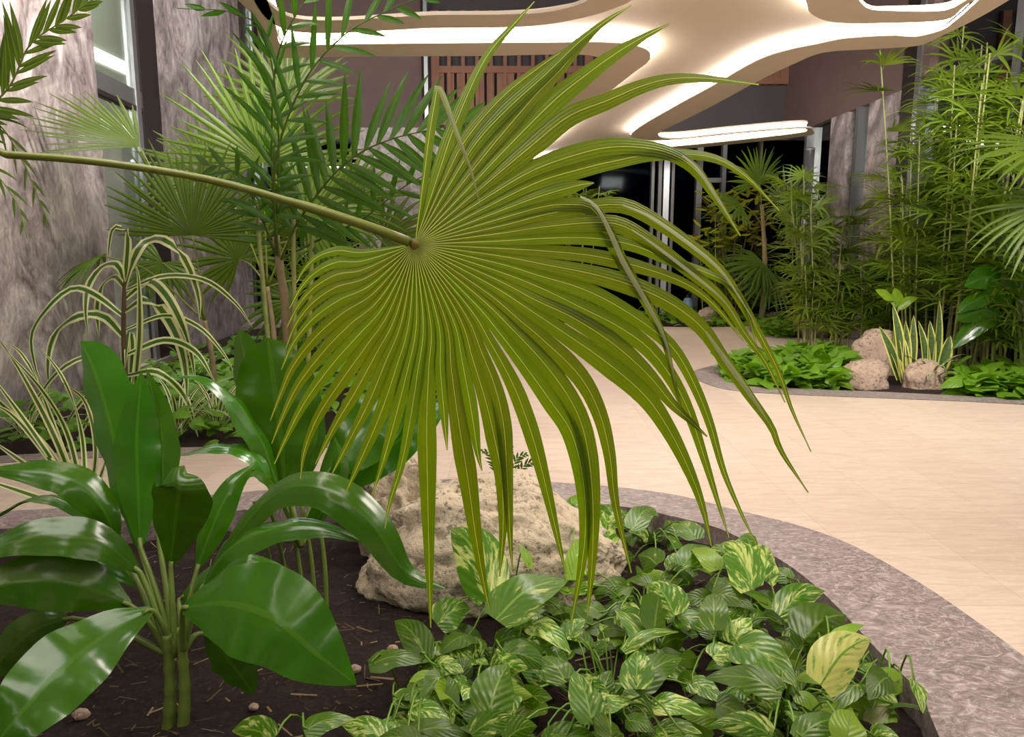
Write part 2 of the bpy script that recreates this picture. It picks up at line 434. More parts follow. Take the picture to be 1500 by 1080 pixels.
M['glass_left'] = glass('clear_window_glass', (0.93, 0.96, 0.94, 1), 0.04, 0.02, 0.35)
M['room'] = simple('room_interior_paint', srgb(206, 212, 198), 0.8)
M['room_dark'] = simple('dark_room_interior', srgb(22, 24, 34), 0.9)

# ================================================================== THE SETTING
def fl(pts, z=0.0): return [FZ(p[0], p[1], z) for p in pts]
LW = lambda Y: -3.113 - 0.086 * Y          # face of the left wall
RWX = 4.7                                  # face of the right wall
FY = 13.5                                  # face of the far facade

bed_front_in = closed([Vector((0.95, 0.62, 0)), Vector((1.12, 1.2, 0))] + fl([(1375, 1080), (1353, 1022), (1300, 969), (1242, 907), (1207, 871), (1158, 831), (1109, 802), (1047, 773),
    (984, 757), (927, 745), (830, 736), (750, 727), (600, 728), (400, 744), (270, 757), (120, 768), (0, 776), (-200, 784)]) + [Vector((-2.9, 2.7, 0)), Vector((-3.0, 1.2, 0)), Vector((-2.6, 0.62, 0)), Vector((-0.8, 0.58, 0))])
bed_front_out = closed([Vector((1.45, 0.35, 0)), Vector((1.68, 1.0, 0))] + fl([(1640, 1080), (1496, 960), (1424, 907), (1344, 853), (1238, 795), (1160, 768), (1078, 748),
    (1000, 728), (900, 714), (760, 705), (600, 704), (400, 718), (120, 743), (0, 750), (-200, 758)]) + [Vector((-3.1, 2.95, 0)), Vector((-3.2, 1.0, 0)), Vector((-2.8, 0.42, 0)), Vector((-0.8, 0.38, 0))])
bed_right_in = closed(fl([(1058, 545), (1075, 558), (1110, 566), (1200, 571), (1300, 575), (1400, 580), (1500, 585)]) + [Vector((4.6, 5.7, 0)), Vector((4.62, 8, 0)), Vector((4.62, 11.2, 0))]
    + fl([(1140, 476), (1108, 480), (1110, 488), (1140, 494), (1200, 496), (1270, 495.5), (1305, 505), (1255, 520), (1150, 528), (1105, 534), (1070, 541)]))
bed_right_out = closed(fl([(1012, 547), (1028, 560), (1070, 572), (1150, 578), (1300, 584), (1400, 588), (1500, 593)]) + [Vector((4.64, 5.5, 0)), Vector((4.66, 8, 0)), Vector((4.66, 11.3, 0))]
    + fl([(1140, 475), (1104, 478.5), (1105, 489), (1138, 495.5), (1200, 498), (1258, 497.5), (1284, 505), (1240, 515), (1142, 522), (1088, 528), (1032, 539)]))
bed_left_in = closed([Vector((LW(4.1) + .05, 4.15, 0))] + fl([(40, 666), (250, 657), (470, 649), (560, 627), (640, 592), (672, 566), (684, 540), (660, 515), (600, 497)]) + [Vector((-1.6, 11.5, 0)), Vector((-3.9, 11.6, 0)), Vector((LW(8) + .05, 8, 0))])
bed_left_out = closed([Vector((LW(3.9) + .03, 3.98, 0))] + fl([(40, 676), (250, 666), (475, 657), (570, 635), (655, 597), (688, 568), (700, 538), (672, 511), (606, 494)]) + [Vector((-1.4, 11.7, 0)), Vector((-4.0, 11.8, 0)), Vector((LW(8) + .03, 8, 0))])
bed_far = closed(fl([(800, 472), (900, 475), (985, 479), (1060, 479), (1103, 477)]) + [Vector((4.0, 12.9, 0)), Vector((3.6, 13.3, 0)), Vector((0.4, 13.3, 0))])
rect = [(-5.2, -3.2), (5.0, -3.2), (5.0, 14.2), (-5.2, 14.2)]
struct('floor', fill_loops([rect, bed_front_out, bed_right_out, bed_left_out, bed_far], 0), M['paving'])
def kerb(name, outer, inner, drop):
    bm = fill_loops([outer, inner], 0.003)
    n = len(inner)
    a = [bm.verts.new((p[0], p[1], 0.003)) for p in inner]; b = [bm.verts.new((p[0], p[1], -drop)) for p in inner]
    for i in range(n): bm.faces.new((a[i], a[(i + 1) % n], b[(i + 1) % n], b[i]))
    struct(name, bm, M['kerb'])
kerb('trim_1', bed_front_out, bed_front_in, 0.2)
kerb('trim_2', bed_right_out, bed_right_in, 0.1)
kerb('trim_3', bed_left_out, bed_left_in, 0.1)
def soil(name, loop, z, amp, step):
    xs = [p[0] for p in loop]; ys = [p[1] for p in loop]
    bm = bmesh.new(); g = {}
    nx = int((max(xs) - min(xs)) / step) + 2; ny = int((max(ys) - min(ys)) / step) + 2
    def V(i, j):
        if (i, j) not in g:
            x = min(xs) + i * step - step; y = min(ys) + j * step - step
            x = min(max(x, min(xs)), max(xs)); y = min(max(y, min(ys)), max(ys))
            g[(i, j)] = bm.verts.new((x, y, z + amp * noise.fractal(Vector((x * 5, y * 5, 3)), 0.9, 2.1, 5)))
        return g[(i, j)]
    for i in range(nx):
        for j in range(ny):
            cx = min(xs) + i * step - step / 2; cy = min(ys) + j * step - step / 2
            if any(inside((cx + a * step, cy + b * step), loop) for a in (-.5, .5) for b in (-.5, .5)):
                try: bm.faces.new((V(i, j), V(i + 1, j), V(i + 1, j + 1), V(i, j + 1)))
                except ValueError: pass
    o = struct(name, bm, M['soil'], smooth=True)
    return o
soil('ground', bed_front_in, -0.10, 0.022, 0.035)
soil('ground', bed_right_in, -0.06, 0.012, 0.12)
soil('ground', bed_left_in, -0.06, 0.012, 0.12)
soil('ground', bed_far, -0.04, 0.008, 0.15)

# ---------------------------------------------------------------- left wall: stucco piers and a tall window
def seg_left(Y0, Y1, inset=0.0): return (LW(Y0) - inset, Y0), (LW(Y1) - inset, Y1)
for (a, b) in ((-3.0, 7.05), (8.55, 12.1)):
    bm = bmesh.new(); p, q = seg_left(a, b); wallbox(bm, p, q, -0.1, 6.0, 0.3); struct('wall_left', bm, M['stucco'])
def window_left(name, Y0, Y1):
    w = thing(name, None, None, (LW(Y0), Y0, 0)); w['kind'] = 'structure'
    p, q = seg_left(Y0, Y1, 0.02)
    for z0, z1 in ((0.0, 2.56), (2.76, 6.0)):
        bm = bmesh.new(); wallbox(bm, p, q, z0, z1, 0.012); obj('pane', bm, M['glass_left'], w, False)
    bm = bmesh.new(); p2, q2 = seg_left(Y0, Y1, 0.0); wallbox(bm, p2, q2, 2.60, 2.76, 0.10); obj('transom', bm, M['grey_metal'], w, False)
    bm = bmesh.new(); p2, q2 = seg_left(Y0, Y1, -0.005); wallbox(bm, p2, q2, 2.56, 2.60, 0.10); obj('transom_dark_strip', bm, M['dark_metal'], w, False)  # thin dark bronze strip along the transom's lower edge
    bm = bmesh.new(); p2, q2 = seg_left(Y1 - 0.48, Y1, -0.01); wallbox(bm, p2, q2, 0, 6, 0.12); obj('mullion', bm, M['dark_metal'], w, False)
    bm = bmesh.new(); p2, q2 = seg_left(Y1 - 0.64, Y1 - 0.54, -0.01); wallbox(bm, p2, q2, 0, 6, 0.03); obj('mullion', bm, M['metal'], w, False)
    return w
window_left('window_1', 7.05, 8.55)
window_left('window_2', 12.1, FY)
bm = bmesh.new()
box(bm, -5.7, 5.9, -0.1, -5.5, 13.4, 6.0); box(bm, -5.7, 5.7, -0.1, -4.15, 5.9, 6.0); box(bm, -5.7, 13.4, -0.1, -4.6, 13.6, 6.0); box(bm, -5.7, 5.7, 6.0, -4.15, 13.6, 6.1)
struct('wall_inner_left', bm, M['room'])
bm = bmesh.new(); box(bm, -5.7, 5.7, -0.1, -4.15, 13.6, -0.02); struct('floor', bm, M['room'])
lamp('added_room_fill', (-4.9, 9.5, 5.8), (-5.0, 9.5, 0), 260, 0.8, 5, (0.95, 1.0, 0.92))  # added lamp that makes the left window look pale
for z_, lab in ((3.62, 'upper glowing strip added inside the left window as the reflected ceiling light'), (2.72, 'lower glowing strip added inside the left window for reflected light, below the transom')):
    bm = bmesh.new(); box(bm, -5.495, 6.2, z_, -5.47, 13.2, z_ + 0.16); tag(obj('glow_strip', bm, M['window_glow'], smooth=False), lab, 'light strip')  # added glowing bars in place of ceiling light reflected by the pane

# ---------------------------------------------------------------- right wall
bm = bmesh.new(); box(bm, RWX, 8.9, 3.06, RWX + 0.3, FY, 6.5); struct('wall_right', bm, M['brown_wall'])
for a, b in ((9.45, 10.3), (10.95, 11.5)):
    bm = bmesh.new(); box(bm, RWX, a, -0.1, RWX + 0.25, b, 3.06); struct('wall_right', bm, M['stucco'])
def window_right(name, Y0, Y1, z1, muls, bars=()):
    w = thing(name, None, None, (RWX, Y0, 0)); w['kind'] = 'structure'
    bm = bmesh.new(); box(bm, RWX + 0.10, Y0, 0, RWX + 0.115, Y1, z1); obj('pane', bm, M['glass'], w, False)
    for y, wd, mt in muls:
        bm = bmesh.new(); box(bm, RWX - 0.02, y - wd / 2, 0, RWX + 0.14, y + wd / 2, z1); obj('mullion', bm, M[mt], w, False)
    for z in bars:
        bm = bmesh.new(); box(bm, RWX + 0.03, Y0, z, RWX + 0.13, Y1, z + 0.09); obj('transom', bm, M['grey_metal'], w, False)
window_right('window_3', 2.0, 9.45, 6.4, ((9.3, 0.28, 'dark_metal'), (9.1, 0.10, 'metal'), (7.35, 0.10, 'metal'), (7.2, 0.12, 'dark_metal'), (4.6, 0.1, 'metal')), (2.35, 3.0))
window_right('window_4', 10.3, 10.95, 3.06, ((10.6, 0.09, 'metal'),))
window_right('window_5', 11.5, FY, 3.06, ((12.4, 0.09, 'metal'),))
bm = bmesh.new(); box(bm, 7.4, 1.5, -0.1, 7.6, FY + .2, 6.5); box(bm, RWX + .3, 1.4, -0.1, 7.6, 1.6, 6.5); box(bm, RWX + 0.3, 1.5, 6.4, 7.6, FY + .2, 6.5); struct('wall_inner_right', bm, M['stucco'])
lamp('added_room_fill', (6.2, 6.0, 6.2), (6.4, 6.2, 0), 70, 0.8, 4, NEUT)  # added lamp that lifts the brightness behind the right glass

# ---------------------------------------------------------------- far facade: dark glazing below, dark render above
bm = bmesh.new(); box(bm, -5.2, FY, 3.02, 5.0, FY + 0.3, 7.2); struct('wall_back', bm, M['dark_wall'])
bm = bmesh.new(); box(bm, -4.4, FY - 0.25, 3.02, -1.52, FY, 7.2); struct('wall_back', bm, M['brown_wall'])
w = thing('window_6', None, None, (0, FY, 0)); w['kind'] = 'structure'
bm = bmesh.new(); box(bm, -4.5, FY + 0.05, 0, 4.9, FY + 0.07, 3.02); obj('pane', bm, M['glass_dark'], w, False)
def pxx(px, Y): return (px - 750) / FPX * Y / 0.985
for px, wd, mt in ((947, 0.05, 'grey_metal'), (957, 0.06, 'grey_metal'), (966, 0.10, 'metal'), (975, 0.05, 'grey_metal'), (1012, 0.10, 'grey_metal'), (1046, 0.07, 'grey_metal'), (1096, 0.06, 'dark_metal'), (830, 0.08, 'dark_metal')):
    x = pxx(px, FY); bm = bmesh.new(); box(bm, x - wd / 2, FY - 0.08, 0, x + wd / 2, FY + 0.1, 3.02); obj('mullion', bm, M[mt], w, False)
for z in (2.3, 0.95):
    bm = bmesh.new(); box(bm, pxx(1012, FY), FY - 0.04, z, pxx(1046, FY), FY + 0.08, z + 0.08); obj('rail', bm, M['grey_metal'], w, False)
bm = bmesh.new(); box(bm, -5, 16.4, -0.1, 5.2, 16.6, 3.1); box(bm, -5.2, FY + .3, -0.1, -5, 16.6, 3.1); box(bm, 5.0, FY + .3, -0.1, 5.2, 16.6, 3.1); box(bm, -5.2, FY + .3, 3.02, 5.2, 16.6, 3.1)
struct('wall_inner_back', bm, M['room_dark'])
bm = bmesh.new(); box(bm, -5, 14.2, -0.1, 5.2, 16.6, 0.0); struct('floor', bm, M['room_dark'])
bm = bmesh.new(); box(bm, pxx(536, 12.2), 12.1, -0.05, pxx(655, 12.2), 12.5, 3.02); struct('wall_back', bm, M['stucco'])

def balcony(name, label, x0, x1, z0, zbeam, z1, pitch, frame_right=False, Y=FY - 0.02):
    b = thing(name, label, 'balcony', ((x0 + x1) / 2, Y, z0))
    bm = bmesh.new(); box(bm, x0, Y - 0.14, z0, x1, Y, z0 + 0.10); box(bm, x0, Y - 0.14, zbeam, x1, Y, zbeam + 0.11)
    obj('beam', bm, M['wood'], b, False)
    bm = bmesh.new(); tube(bm, [Vector((x0, Y - 0.1, zbeam + 0.32)), Vector((x1, Y - 0.1, zbeam + 0.34))], 0.02, 6); obj('rail', bm, M['metal'], b)
    n = int((x1 - x0) / pitch)
    for i in range(n):
        bm = bmesh.new(); x = x0 + (i + 0.5) * pitch; box(bm, x - pitch * 0.36, Y - 0.10, z0 + 0.1, x + pitch * 0.36, Y - 0.04, zbeam); obj('slat', bm, M['wood'], b, False)
    k = max(2, int((x1 - x0) / 0.22))
    for i in range(k + 1):
        bm = bmesh.new(); x = x0 + (x1 - x0) * i / k; wd = 0.07 if i in (0, k) else 0.03; box(bm, x - wd, Y - 0.13, z0, x + wd, Y - 0.03, z1); obj('post', bm, M['wood'], b, False)
    return b
balcony('timber_balcony', 'red-brown slatted timber balcony behind the big palm leaf, seen through the left ceiling opening', -1.30, 1.3, 3.25, 4.10, 5.1, 0.17)
balcony('timber_balcony', 'red-brown slatted timber balcony at the right ceiling opening, cut off by the curved ceiling edge', 3.2, 4.62, 3.92, 4.72, 5.1, 0.2)
bm = bmesh.new(); box(bm, pxx(631, 13.2), 13.0, 3.02, pxx(636, 13.2), 13.05, 7.0)
tag(obj('metal_post', bm, M['metal'], smooth=False), 'thin pale upright post left of the timber balcony behind the palm leaf', 'post')

bm = bmesh.new(); tube(bm, [Vector((4.30, 11.2, -0.06)), Vector((4.30, 11.2, 2.56))], 0.066, 20)
t = thing('steel_column', 'round brushed steel column rising among the palms at the far right', 'column', (4.30, 11.2, -0.06))
obj('shaft', bm, M['metal'], t); bm = bmesh.new(); tube(bm, [Vector((4.30, 11.2, 2.56)), Vector((4.30, 11.2, 2.6))], 0.07, 20); obj('cap_plate', bm, M['metal'], t)

# ---------------------------------------------------------------- free-form ceiling with lit openings
ZC = 2.70
def ce(pts): return [FZ(p[0], p[1], ZC) for p in pts]
W2 = lambda *a: [Vector((x, y, 0)) for x, y in a]
outer_R = closed(W2((-1.7, -2.6), (0.6, -2.7), (2.95, -2.6), (3.0, 1.5), (3.02, 4.4)) + ce([(1432, 27), (1385, 50), (1345, 67)])
    + ce([(1313, 70), (1260, 73), (1207, 77), (1160, 95), (1120, 114), (1040, 157), (1000, 177), (968, 193), (964, 198), (970, 202), (990, 203.5), (1066, 196), (1184, 187.5)])
    + ce([(1190, 191), (1187, 198), (1066, 212), (930, 225), (780, 238), (600, 247), (400, 253)]) + ce([(396, 246), (400, 238), (520, 233), (700, 228), (740, 218), (770, 196), (800, 168), (858, 125), (880, 102), (885, 91), (878, 85), (862, 81), (830, 80), (700, 82), (500, 83), (405, 84)])
    + ce([(392, 76), (388, 45)]) + W2((-1.68, 4.3), (-1.7, 1.5)))
outer_E = closed(W2((-1.4, -2.3), (0.6, -2.4), (2.7, -2.3), (2.75, 1.5), (2.78, 4.4)) + ce([(1400, 30), (1380, 44), (1340, 54)])
    + ce([(1313, 52), (1233, 57), (1200, 64), (1160, 72), (1120, 84), (1040, 128), (985, 158), (932, 190), (925, 200), (940, 204.8), (990, 204.6), (1066, 197.2), (1178, 188.8)])
    + ce([(1182, 191.5), (1178, 193.5), (1066, 207), (930, 220), (780, 233), (600, 243.5), (420, 249)]) + ce([(415, 246), (420, 241), (600, 237.5), (730, 233), (775, 226), (800, 216), (875, 149), (928, 107), (950, 90), (953, 82), (947, 73), (922, 65), (880, 62), (800, 62.5), (700, 63), (500, 65), (415, 66)])
    + ce([(408, 60), (406, 45)]) + W2((-1.42, 4.3), (-1.42, 1.5)))
C_R = closed(ce([(430, 26), (640, 22), (740, 21), (790, 19), (830, 12), (862, 0), (880, -20), (870, -60)]) + W2((0.1, 3.3), (-0.6, 3.2), (-1.2, 3.3), (-1.38, 4.2)))
C_E = closed(ce([(425, 45), (640, 41), (740, 40), (800, 36), (870, 22), (925, 1), (945, -30), (935, -80)]) + W2((0.2, 2.95), (-0.6, 2.9), (-1.25, 3.0), (-1.40, 4.0)))
D_R = closed(ce([(1258, -12), (1263, 6), (1277, 14), (1300, 15.5), (1385, 15), (1410, 4)]) + W2((2.5, 3.6), (2.1, 3.2), (1.8, 3.4)))
D_E = closed(ce([(1178, -22), (1181, 4), (1188, 20), (1208, 30), (1236, 34), (1300, 34), (1385, 29), (1415, 8)]) + W2((2.66, 3.4), (2.2, 2.85), (1.6, 3.0)))
# lowered beige rim along every edge
struct('trim_4', fill_loops([outer_R, outer_E], ZC + 0.011, 0.022), M['lip'])
struct('trim_5', fill_loops([C_E, C_R], ZC + 0.011, 0.022), M['lip'])
struct('trim_6', fill_loops([D_E, D_R], ZC + 0.011, 0.022), M['lip'])
# the cream field, raised above the rims
struct('ceiling', fill_loops([outer_E, C_E, D_E], ZC + 0.10, 0.02), M['canopy'])
def led(label, loop, sign, skip=None):
    n = len(loop); ar = sum(loop[i - 1].x * loop[i].y - loop[i].x * loop[i - 1].y for i in range(n))
    sg = sign * (1 if ar > 0 else -1)
    bm = bmesh.new(); lo = []; hi = []
    for i in range(n):
        d = (loop[(i + 1) % n] - loop[i - 1]); d.normalize(); nn = Vector((-d.y, d.x, 0)) * sg
        p = loop[i] + nn * 0.012
        lo.append(bm.verts.new((p.x, p.y, ZC + 0.024))); p = loop[i] + nn * 0.020; hi.append(bm.verts.new((p.x, p.y, ZC + 0.089)))
    for i in range(n):
        if skip and skip(loop[i]): continue
        j = (i + 1) % n
        bm.faces.new((lo[i], lo[j], hi[j], hi[i]))
    tag(obj('glow_strip', bm, M['led']), label, 'light strip')
led('glowing white light strip winding along the outer rim of the cream ceiling', outer_E, 1)
led('glowing white light strip round the dark ceiling opening at the top left', C_E, -1)
led('glowing white light strip round the dark ceiling opening at the top right corner', D_E, -1)

# ================================================================== ROCKS
def rock(name, label, loc, sx, sy, sz, seed, mat, group=None, sub=5, fn=None, rough=0.16, rz=0.0):
    bm = bmesh.new(); bmesh.ops.create_icosphere(bm, subdivisions=sub, radius=1)
    o0 = Vector((seed * 7.3, seed * 3.1, seed))
    for v in bm.verts:
        d = v.co.normalized()
        n1 = noise.fractal(d * 1.3 + o0, 1.0, 2.0, 3); n2 = noise.fractal(d * 5 + o0, 0.9, 2.1, 5)
        pit = max(0, noise.noise(d * 6.5 + o0) - 0.22)
        r = 1 + rough * 1.4 * n1 + rough * 0.42 * n2 - rough * 1.8 * pit + rough * 0.16 * noise.fractal(d * 16 + o0, 0.8, 2.1, 3)
        p = d * r
        p = Vector((math.copysign(abs(p.x) ** 0.9, p.x) * sx, math.copysign(abs(p.y) ** 0.9, p.y) * sy, math.copysign(abs(p.z) ** 0.8, p.z) * sz))
        if fn: p = fn(p)
        if p.z < -0.35 * sz: p.z = -0.35 * sz + (p.z + 0.35 * sz) * 0.2
        v.co = p
    bmesh.ops.rotate(bm, verts=bm.verts, matrix=Matrix.Rotation(rz, 3, 'Z'))
    bmesh.ops.translate(bm, verts=bm.verts, vec=(loc[0], loc[1], loc[2] + 0.3 * sz))
    return tag(obj(name, bm, mat), label, 'rock', group)
def slope(p):
    if p.x > 0.1: p.z *= 1 - 0.75 * min(1, (p.x - 0.1) / 0.45)
    if p.x < -0.25: p.z *= 1 - 0.35 * min(1, (-0.25 - p.x) / 0.3)
    p.x += 0.06 * p.z
    return p
rock('limestone_boulder', 'large pitted cream limestone boulder in the front bed below the big palm leaf', (-0.06, 2.78, -0.11), 0.51, 0.30, 0.345, 3.2, M['rock'], sub=6, fn=slope, rough=0.13)
rock('limestone_rock', 'brownish hollowed rock behind the left end of the large limestone boulder', (-0.47, 3.12, -0.11), 0.19, 0.15, 0.32, 8.1, M['rock'], rough=0.22)
for i, (px, py, w_, h_, lab) in enumerate((
    (1292, 546, 74, 44, 'pinkish stone left of the snake plants, topmost of the pair'),
    (1272, 567, 62, 28, 'low pinkish stone at the kerb, below the taller pink stone'),
    (1360, 568, 58, 26, 'pinkish stone in front of the snake plants at the right'),
    (1188, 494, 44, 16, 'small tan stone at the foot of the far slender palm clump'),
    (1285, 489, 26, 20, 'small tan stone at the back right edge of the far green bed'),
    (1037, 473, 26, 15, 'small pinkish stone against the dark glass at the back'),
    (1134, 470, 16, 8, 'tiny pale stone beside the far slender palm trunk'))):
    p = FZ(px, py, -0.05); m = PXM(p.y)
    rock('garden_stone', lab, (p.x, p.y + 0.08, -0.06), w_ * m * 0.55, w_ * m * 0.42, h_ * m * 1.05 + .02, 20 + i * 1.7, M['rock_pink'], 'stones among the far beds', 4, rough=0.2)
for i, (px, py, w_) in enumerate(((120, 1052, 26), (520, 985, 20), (575, 955, 18), (372, 1040, 16), (900, 905, 22))):
    p = FZ(px, py, -0.1); m = PXM(p.y)
    rock('pebble', ['tan pebble on the bare soil at the bottom left', 'pebble on the soil below the large boulder, left of the pothos', 'tan pebble touching the left foot of the large boulder', 'small pebble on the soil right of the glossy plant stems', 'pebble at the right foot of the large boulder'][i],
         (p.x, p.y, -0.095), w_ * m * 0.5, w_ * m * 0.4, w_ * m * 0.35, 50 + i, M['rock_pink'], 'pebbles on the soil', 3)
# bark and dead leaf litter on the front soil
bm = bmesh.new(); rl = random.Random(11)
for k in range(1500):
    x = rl.uniform(-1.7, 0.95); y = rl.uniform(1.2, 3.3)
    if not inside((x, y), bed_front_in): continue
    a = rl.uniform(0, PI); L = rl.choice((0.005, 0.008, 0.012, 0.03)) * rl.uniform(.6, 1.3)
    d = Vector((math.cos(a), math.sin(a), rl.uniform(-.3, .3))) * L; wv = Vector((-math.sin(a), math.cos(a), rl.uniform(-.5, .5))) * rl.uniform(.001, .003)
    c = Vector((x, y, -0.095 + 0.022 * noise.fractal(Vector((x * 5, y * 5, 3)), 0.9, 2.1, 5) + rl.uniform(.002, .012)))
    f = bm.faces.new([bm.verts.new(c + q) for q in (-d - wv, d - wv, d + wv, -d + wv)]); f.material_index = rl.choice((0, 0, 0, 1))
tag(obj('bark_litter', bm, [M['dark_stem'], M['trunk']]), 'brown bark chips and dry bits strewn on the front soil', 'bark', kind='stuff')

# ================================================================== THE BIG FAN PALM LEAF
YF = 1.35
HUB = (608, 358)
def fan_depth(px, py, j):
    r = math.hypot(px - HUB[0], py - HUB[1])
    return YF + 0.16 * (r / 500) ** 2 + j
fan = thing('fan_palm', 'big fan palm whose yellow-green leaf on a long stalk fills the middle', 'palm', (-1.75, 1.55, -0.1))
bm = bmesh.new(); tp = [Vector((-1.75, 1.55, -0.12)), Vector((-1.74, 1.55, 0.4)), Vector((-1.75, 1.54, 0.95))]
tube(bm, cr(tp, 14), [0.07 + 0.012 * (i % 2) for i in range(14)], 12); obj('trunk', bm, M['trunk'], fan)
bm = bmesh.new()
pp = [Vector((-1.74, 1.54, 0.9)), Vector((-1.55, 1.48, 1.22)), AT(-60, 222, 1.40), AT(0, 226, 1.385), AT(140, 237, 1.37), AT(300, 262, 1.355), AT(430, 297, 1.34), AT(540, 332, 1.335), AT(600, 355, 1.335)]
P = cr(pp, 40); tube(bm, P, [0.011 - 0.0045 * math.sin(min(1, i / 39) * PI * 0.62) + (0.002 if i > 34 else 0) for i in range(40)], 10)
obj('leaf_stalk', bm, M['petiole'], fan)
bm = bmesh.new(); bmesh.ops.create_icosphere(bm, subdivisions=3, radius=1)
for v in bm.verts: v.co = Vector((v.co.x * 0.009, v.co.y * 0.006, v.co.z * 0.009)) * (1 + 0.2 * noise.noise(v.co * 3))
bmesh.ops.translate(bm, verts=bm.verts, vec=AT(607, 358, YF - 0.012)); obj('hub', bm, M['hub'], fan)
FAN = [  # centre line in the photo (from the hub outwards), full width, tail (share of length that tapers)
 ([(621, 260), (630, 190), (637, 150), (640, 131)], 12, 0.12),
 ([(640, 262), (664, 190), (698, 110), (722, 70), (752, 36), (783, 2)], 19, 0.62),
 ([(652, 262), (682, 205), (735, 143), (792, 97), (845, 61)], 17, 0.5),
 ([(662, 265), (700, 206), (745, 158), (800, 108), (850, 60), (890, 29), (925, 8)], 21, 0.5),
 ([(676, 270), (730, 203), (783, 141), (822, 101), (852, 66), (888, 33)], 20, 0.45),
 ([(690, 272), (745, 214), (812, 147), (862, 107), (895, 83), (935, 58), (980, 35)], 24, 0.45),
 ([(702, 278), (772, 219), (832, 171), (890, 147), (940, 126), (985, 115), (1040, 115), (1112, 124)], 23, 0.6),
 ([(712, 290), (780, 250), (840, 228), (890, 216), (940, 216), (985, 226), (1020, 250), (1054, 298), (1085, 346)], 25, 0.6),
 ([(720, 300), (790, 266), (850, 248), (895, 237), (960, 226), (1040, 230), (1092, 258), (1142, 309)], 26, 0.6),
 ([(725, 312), (790, 288), (845, 272), (870, 268)], 24, 0.15),
 ([(728, 322), (800, 302), (845, 300), (868, 306), (890, 340), (912, 385), (945, 440), (972, 495), (988, 560), (1002, 610)], 21, 0.5),
 ([(730, 332), (800, 314), (870, 302), (910, 300), (945, 314), (1000, 350), (1052, 393), (1085, 440), (1118, 500), (1142, 548), (1160, 600), (1188, 662)], 24, 0.78),
 ([(732, 342), (800, 332), (870, 326), (910, 330), (955, 356), (1010, 397), (1058, 438), (1092, 490), (1122, 532), (1150, 590)], 24, 0.62),
 ([(734, 353), (800, 349), (870, 349), (930, 360), (985, 383), (1036, 400), (1072, 420), (1094, 455), (1112, 520)], 23, 0.72),
 ([(734, 364), (800, 368), (870, 375), (940, 392), (1005, 416), (1048, 449), (1090, 500)], 25, 0.62),
 ([(732, 375), (800, 388), (870, 402), (930, 420), (985, 446), (1028, 480), (1060, 525), (1098, 580), (1130, 625), (1145, 662), (1184, 722)], 27, 0.6),
 ([(730, 386), (790, 404), (850, 422), (900, 446), (955, 482), (990, 515), (1018, 565), (1040, 620), (1060, 690), (1085, 750), (1110, 802)], 22, 0.62),
 ([(728, 397), (790, 421), (850, 450), (905, 478), (950, 510), (985, 555), (1010, 605), (1030, 665), (1050, 730), (1068, 788)], 22, 0.62),
 ([(724, 408), (785, 440), (840, 466), (900, 505), (950, 550), (985, 592), (1015, 620), (1036, 640)], 24, 0.4),
 ([(720, 418), (770, 450), (830, 490), (890, 532), (945, 580), (980, 630), (1010, 690), (1030, 745), (1042, 800)], 26, 0.5),
 ([(712, 428), (760, 468), (800, 502), (850, 552), (878, 605), (893, 665), (902, 740), (925, 840)], 25, 0.55),
 ([(704, 437), (750, 482), (795, 530), (832, 580), (853, 625), (864, 680), (869, 750), (867, 830), (860, 905)], 24, 0.35),
 ([(696, 445), (735, 492), (772, 540), (808, 590), (836, 632), (852, 690), (858, 760), (852, 830), (836, 915)], 24, 0.4),
 ([(688, 452), (720, 505), (750, 560), (770, 610), (786, 660), (800, 715), (815, 780), (829, 842)], 25, 0.5),
 ([(680, 458), (705, 515), (726, 570), (738, 625), (742, 680), (745, 740), (748, 800), (751, 836)], 20, 0.4),
 ([(672, 463), (692, 525), (712, 590), (726, 650), (735, 700), (737, 770), (732, 845)], 23, 0.4),
 ([(663, 467), (677, 530), (690, 600), (700, 665), (706, 690)], 21, 0.3),
 ([(653, 470), (661, 540), (672, 620), (685, 700), (696, 780), (708, 850), (717, 895)], 26, 0.4),
 ([(642, 472), (645, 540), (650, 600), (655, 660)], 20, 0.4),
 ([(631, 474), (628, 540), (625, 620), (626, 700), (628, 800), (631, 920)], 24, 0.45),
 ([(620, 474), (611, 550), (600, 620), (588, 680), (570, 740), (564, 775)], 17, 0.5),
 ([(610, 474), (595, 550), (577, 620), (560, 680), (545, 725)], 20, 0.45),
 ([(599, 472), (580, 540), (556, 610), (530, 670), (505, 725)], 22, 0.45),
 ([(589, 468), (565, 530), (540, 590), (512, 645), (486, 695)], 20, 0.45),
 ([(580, 462), (550, 520), (520, 575), (490, 625), (462, 680)], 20, 0.45),
 ([(571, 455), (538, 505), (502, 555), (466, 610), (446, 660), (440, 702)], 20, 0.5),
 ([(563, 447), (524, 492), (486, 535), (446, 590), (420, 640), (402, 680)], 19, 0.5),
 ([(556, 438), (512, 476), (474, 515), (436, 565), (412, 615), (398, 650)], 18, 0.5),
 ([(549, 428), (503, 458), (464, 492), (430, 535), (410, 580), (396, 616)], 17, 0.5),
 ([(544, 417), (498, 439), (460, 466), (430, 502), (412, 542)], 16, 0.5),
 ([(539, 406), (494, 420), (460, 442), (434, 474), (418, 512)], 15, 0.5),
 ([(535, 394), (494, 402), (462, 420), (438, 446), (420, 480)], 15, 0.5),
 ([(533, 382), (494, 384), (464, 398), (442, 420), (424, 452)], 14, 0.5),
 ([(533, 370), (496, 367), (466, 376), (446, 394), (434, 415)], 13, 0.5),
]
def ang(p):  # clockwise from straight up
    return math.atan2(p[0] - HUB[0], -(p[1] - HUB[1])) % (2 * PI)
angs = [ang(l[0][0]) for l in FAN]
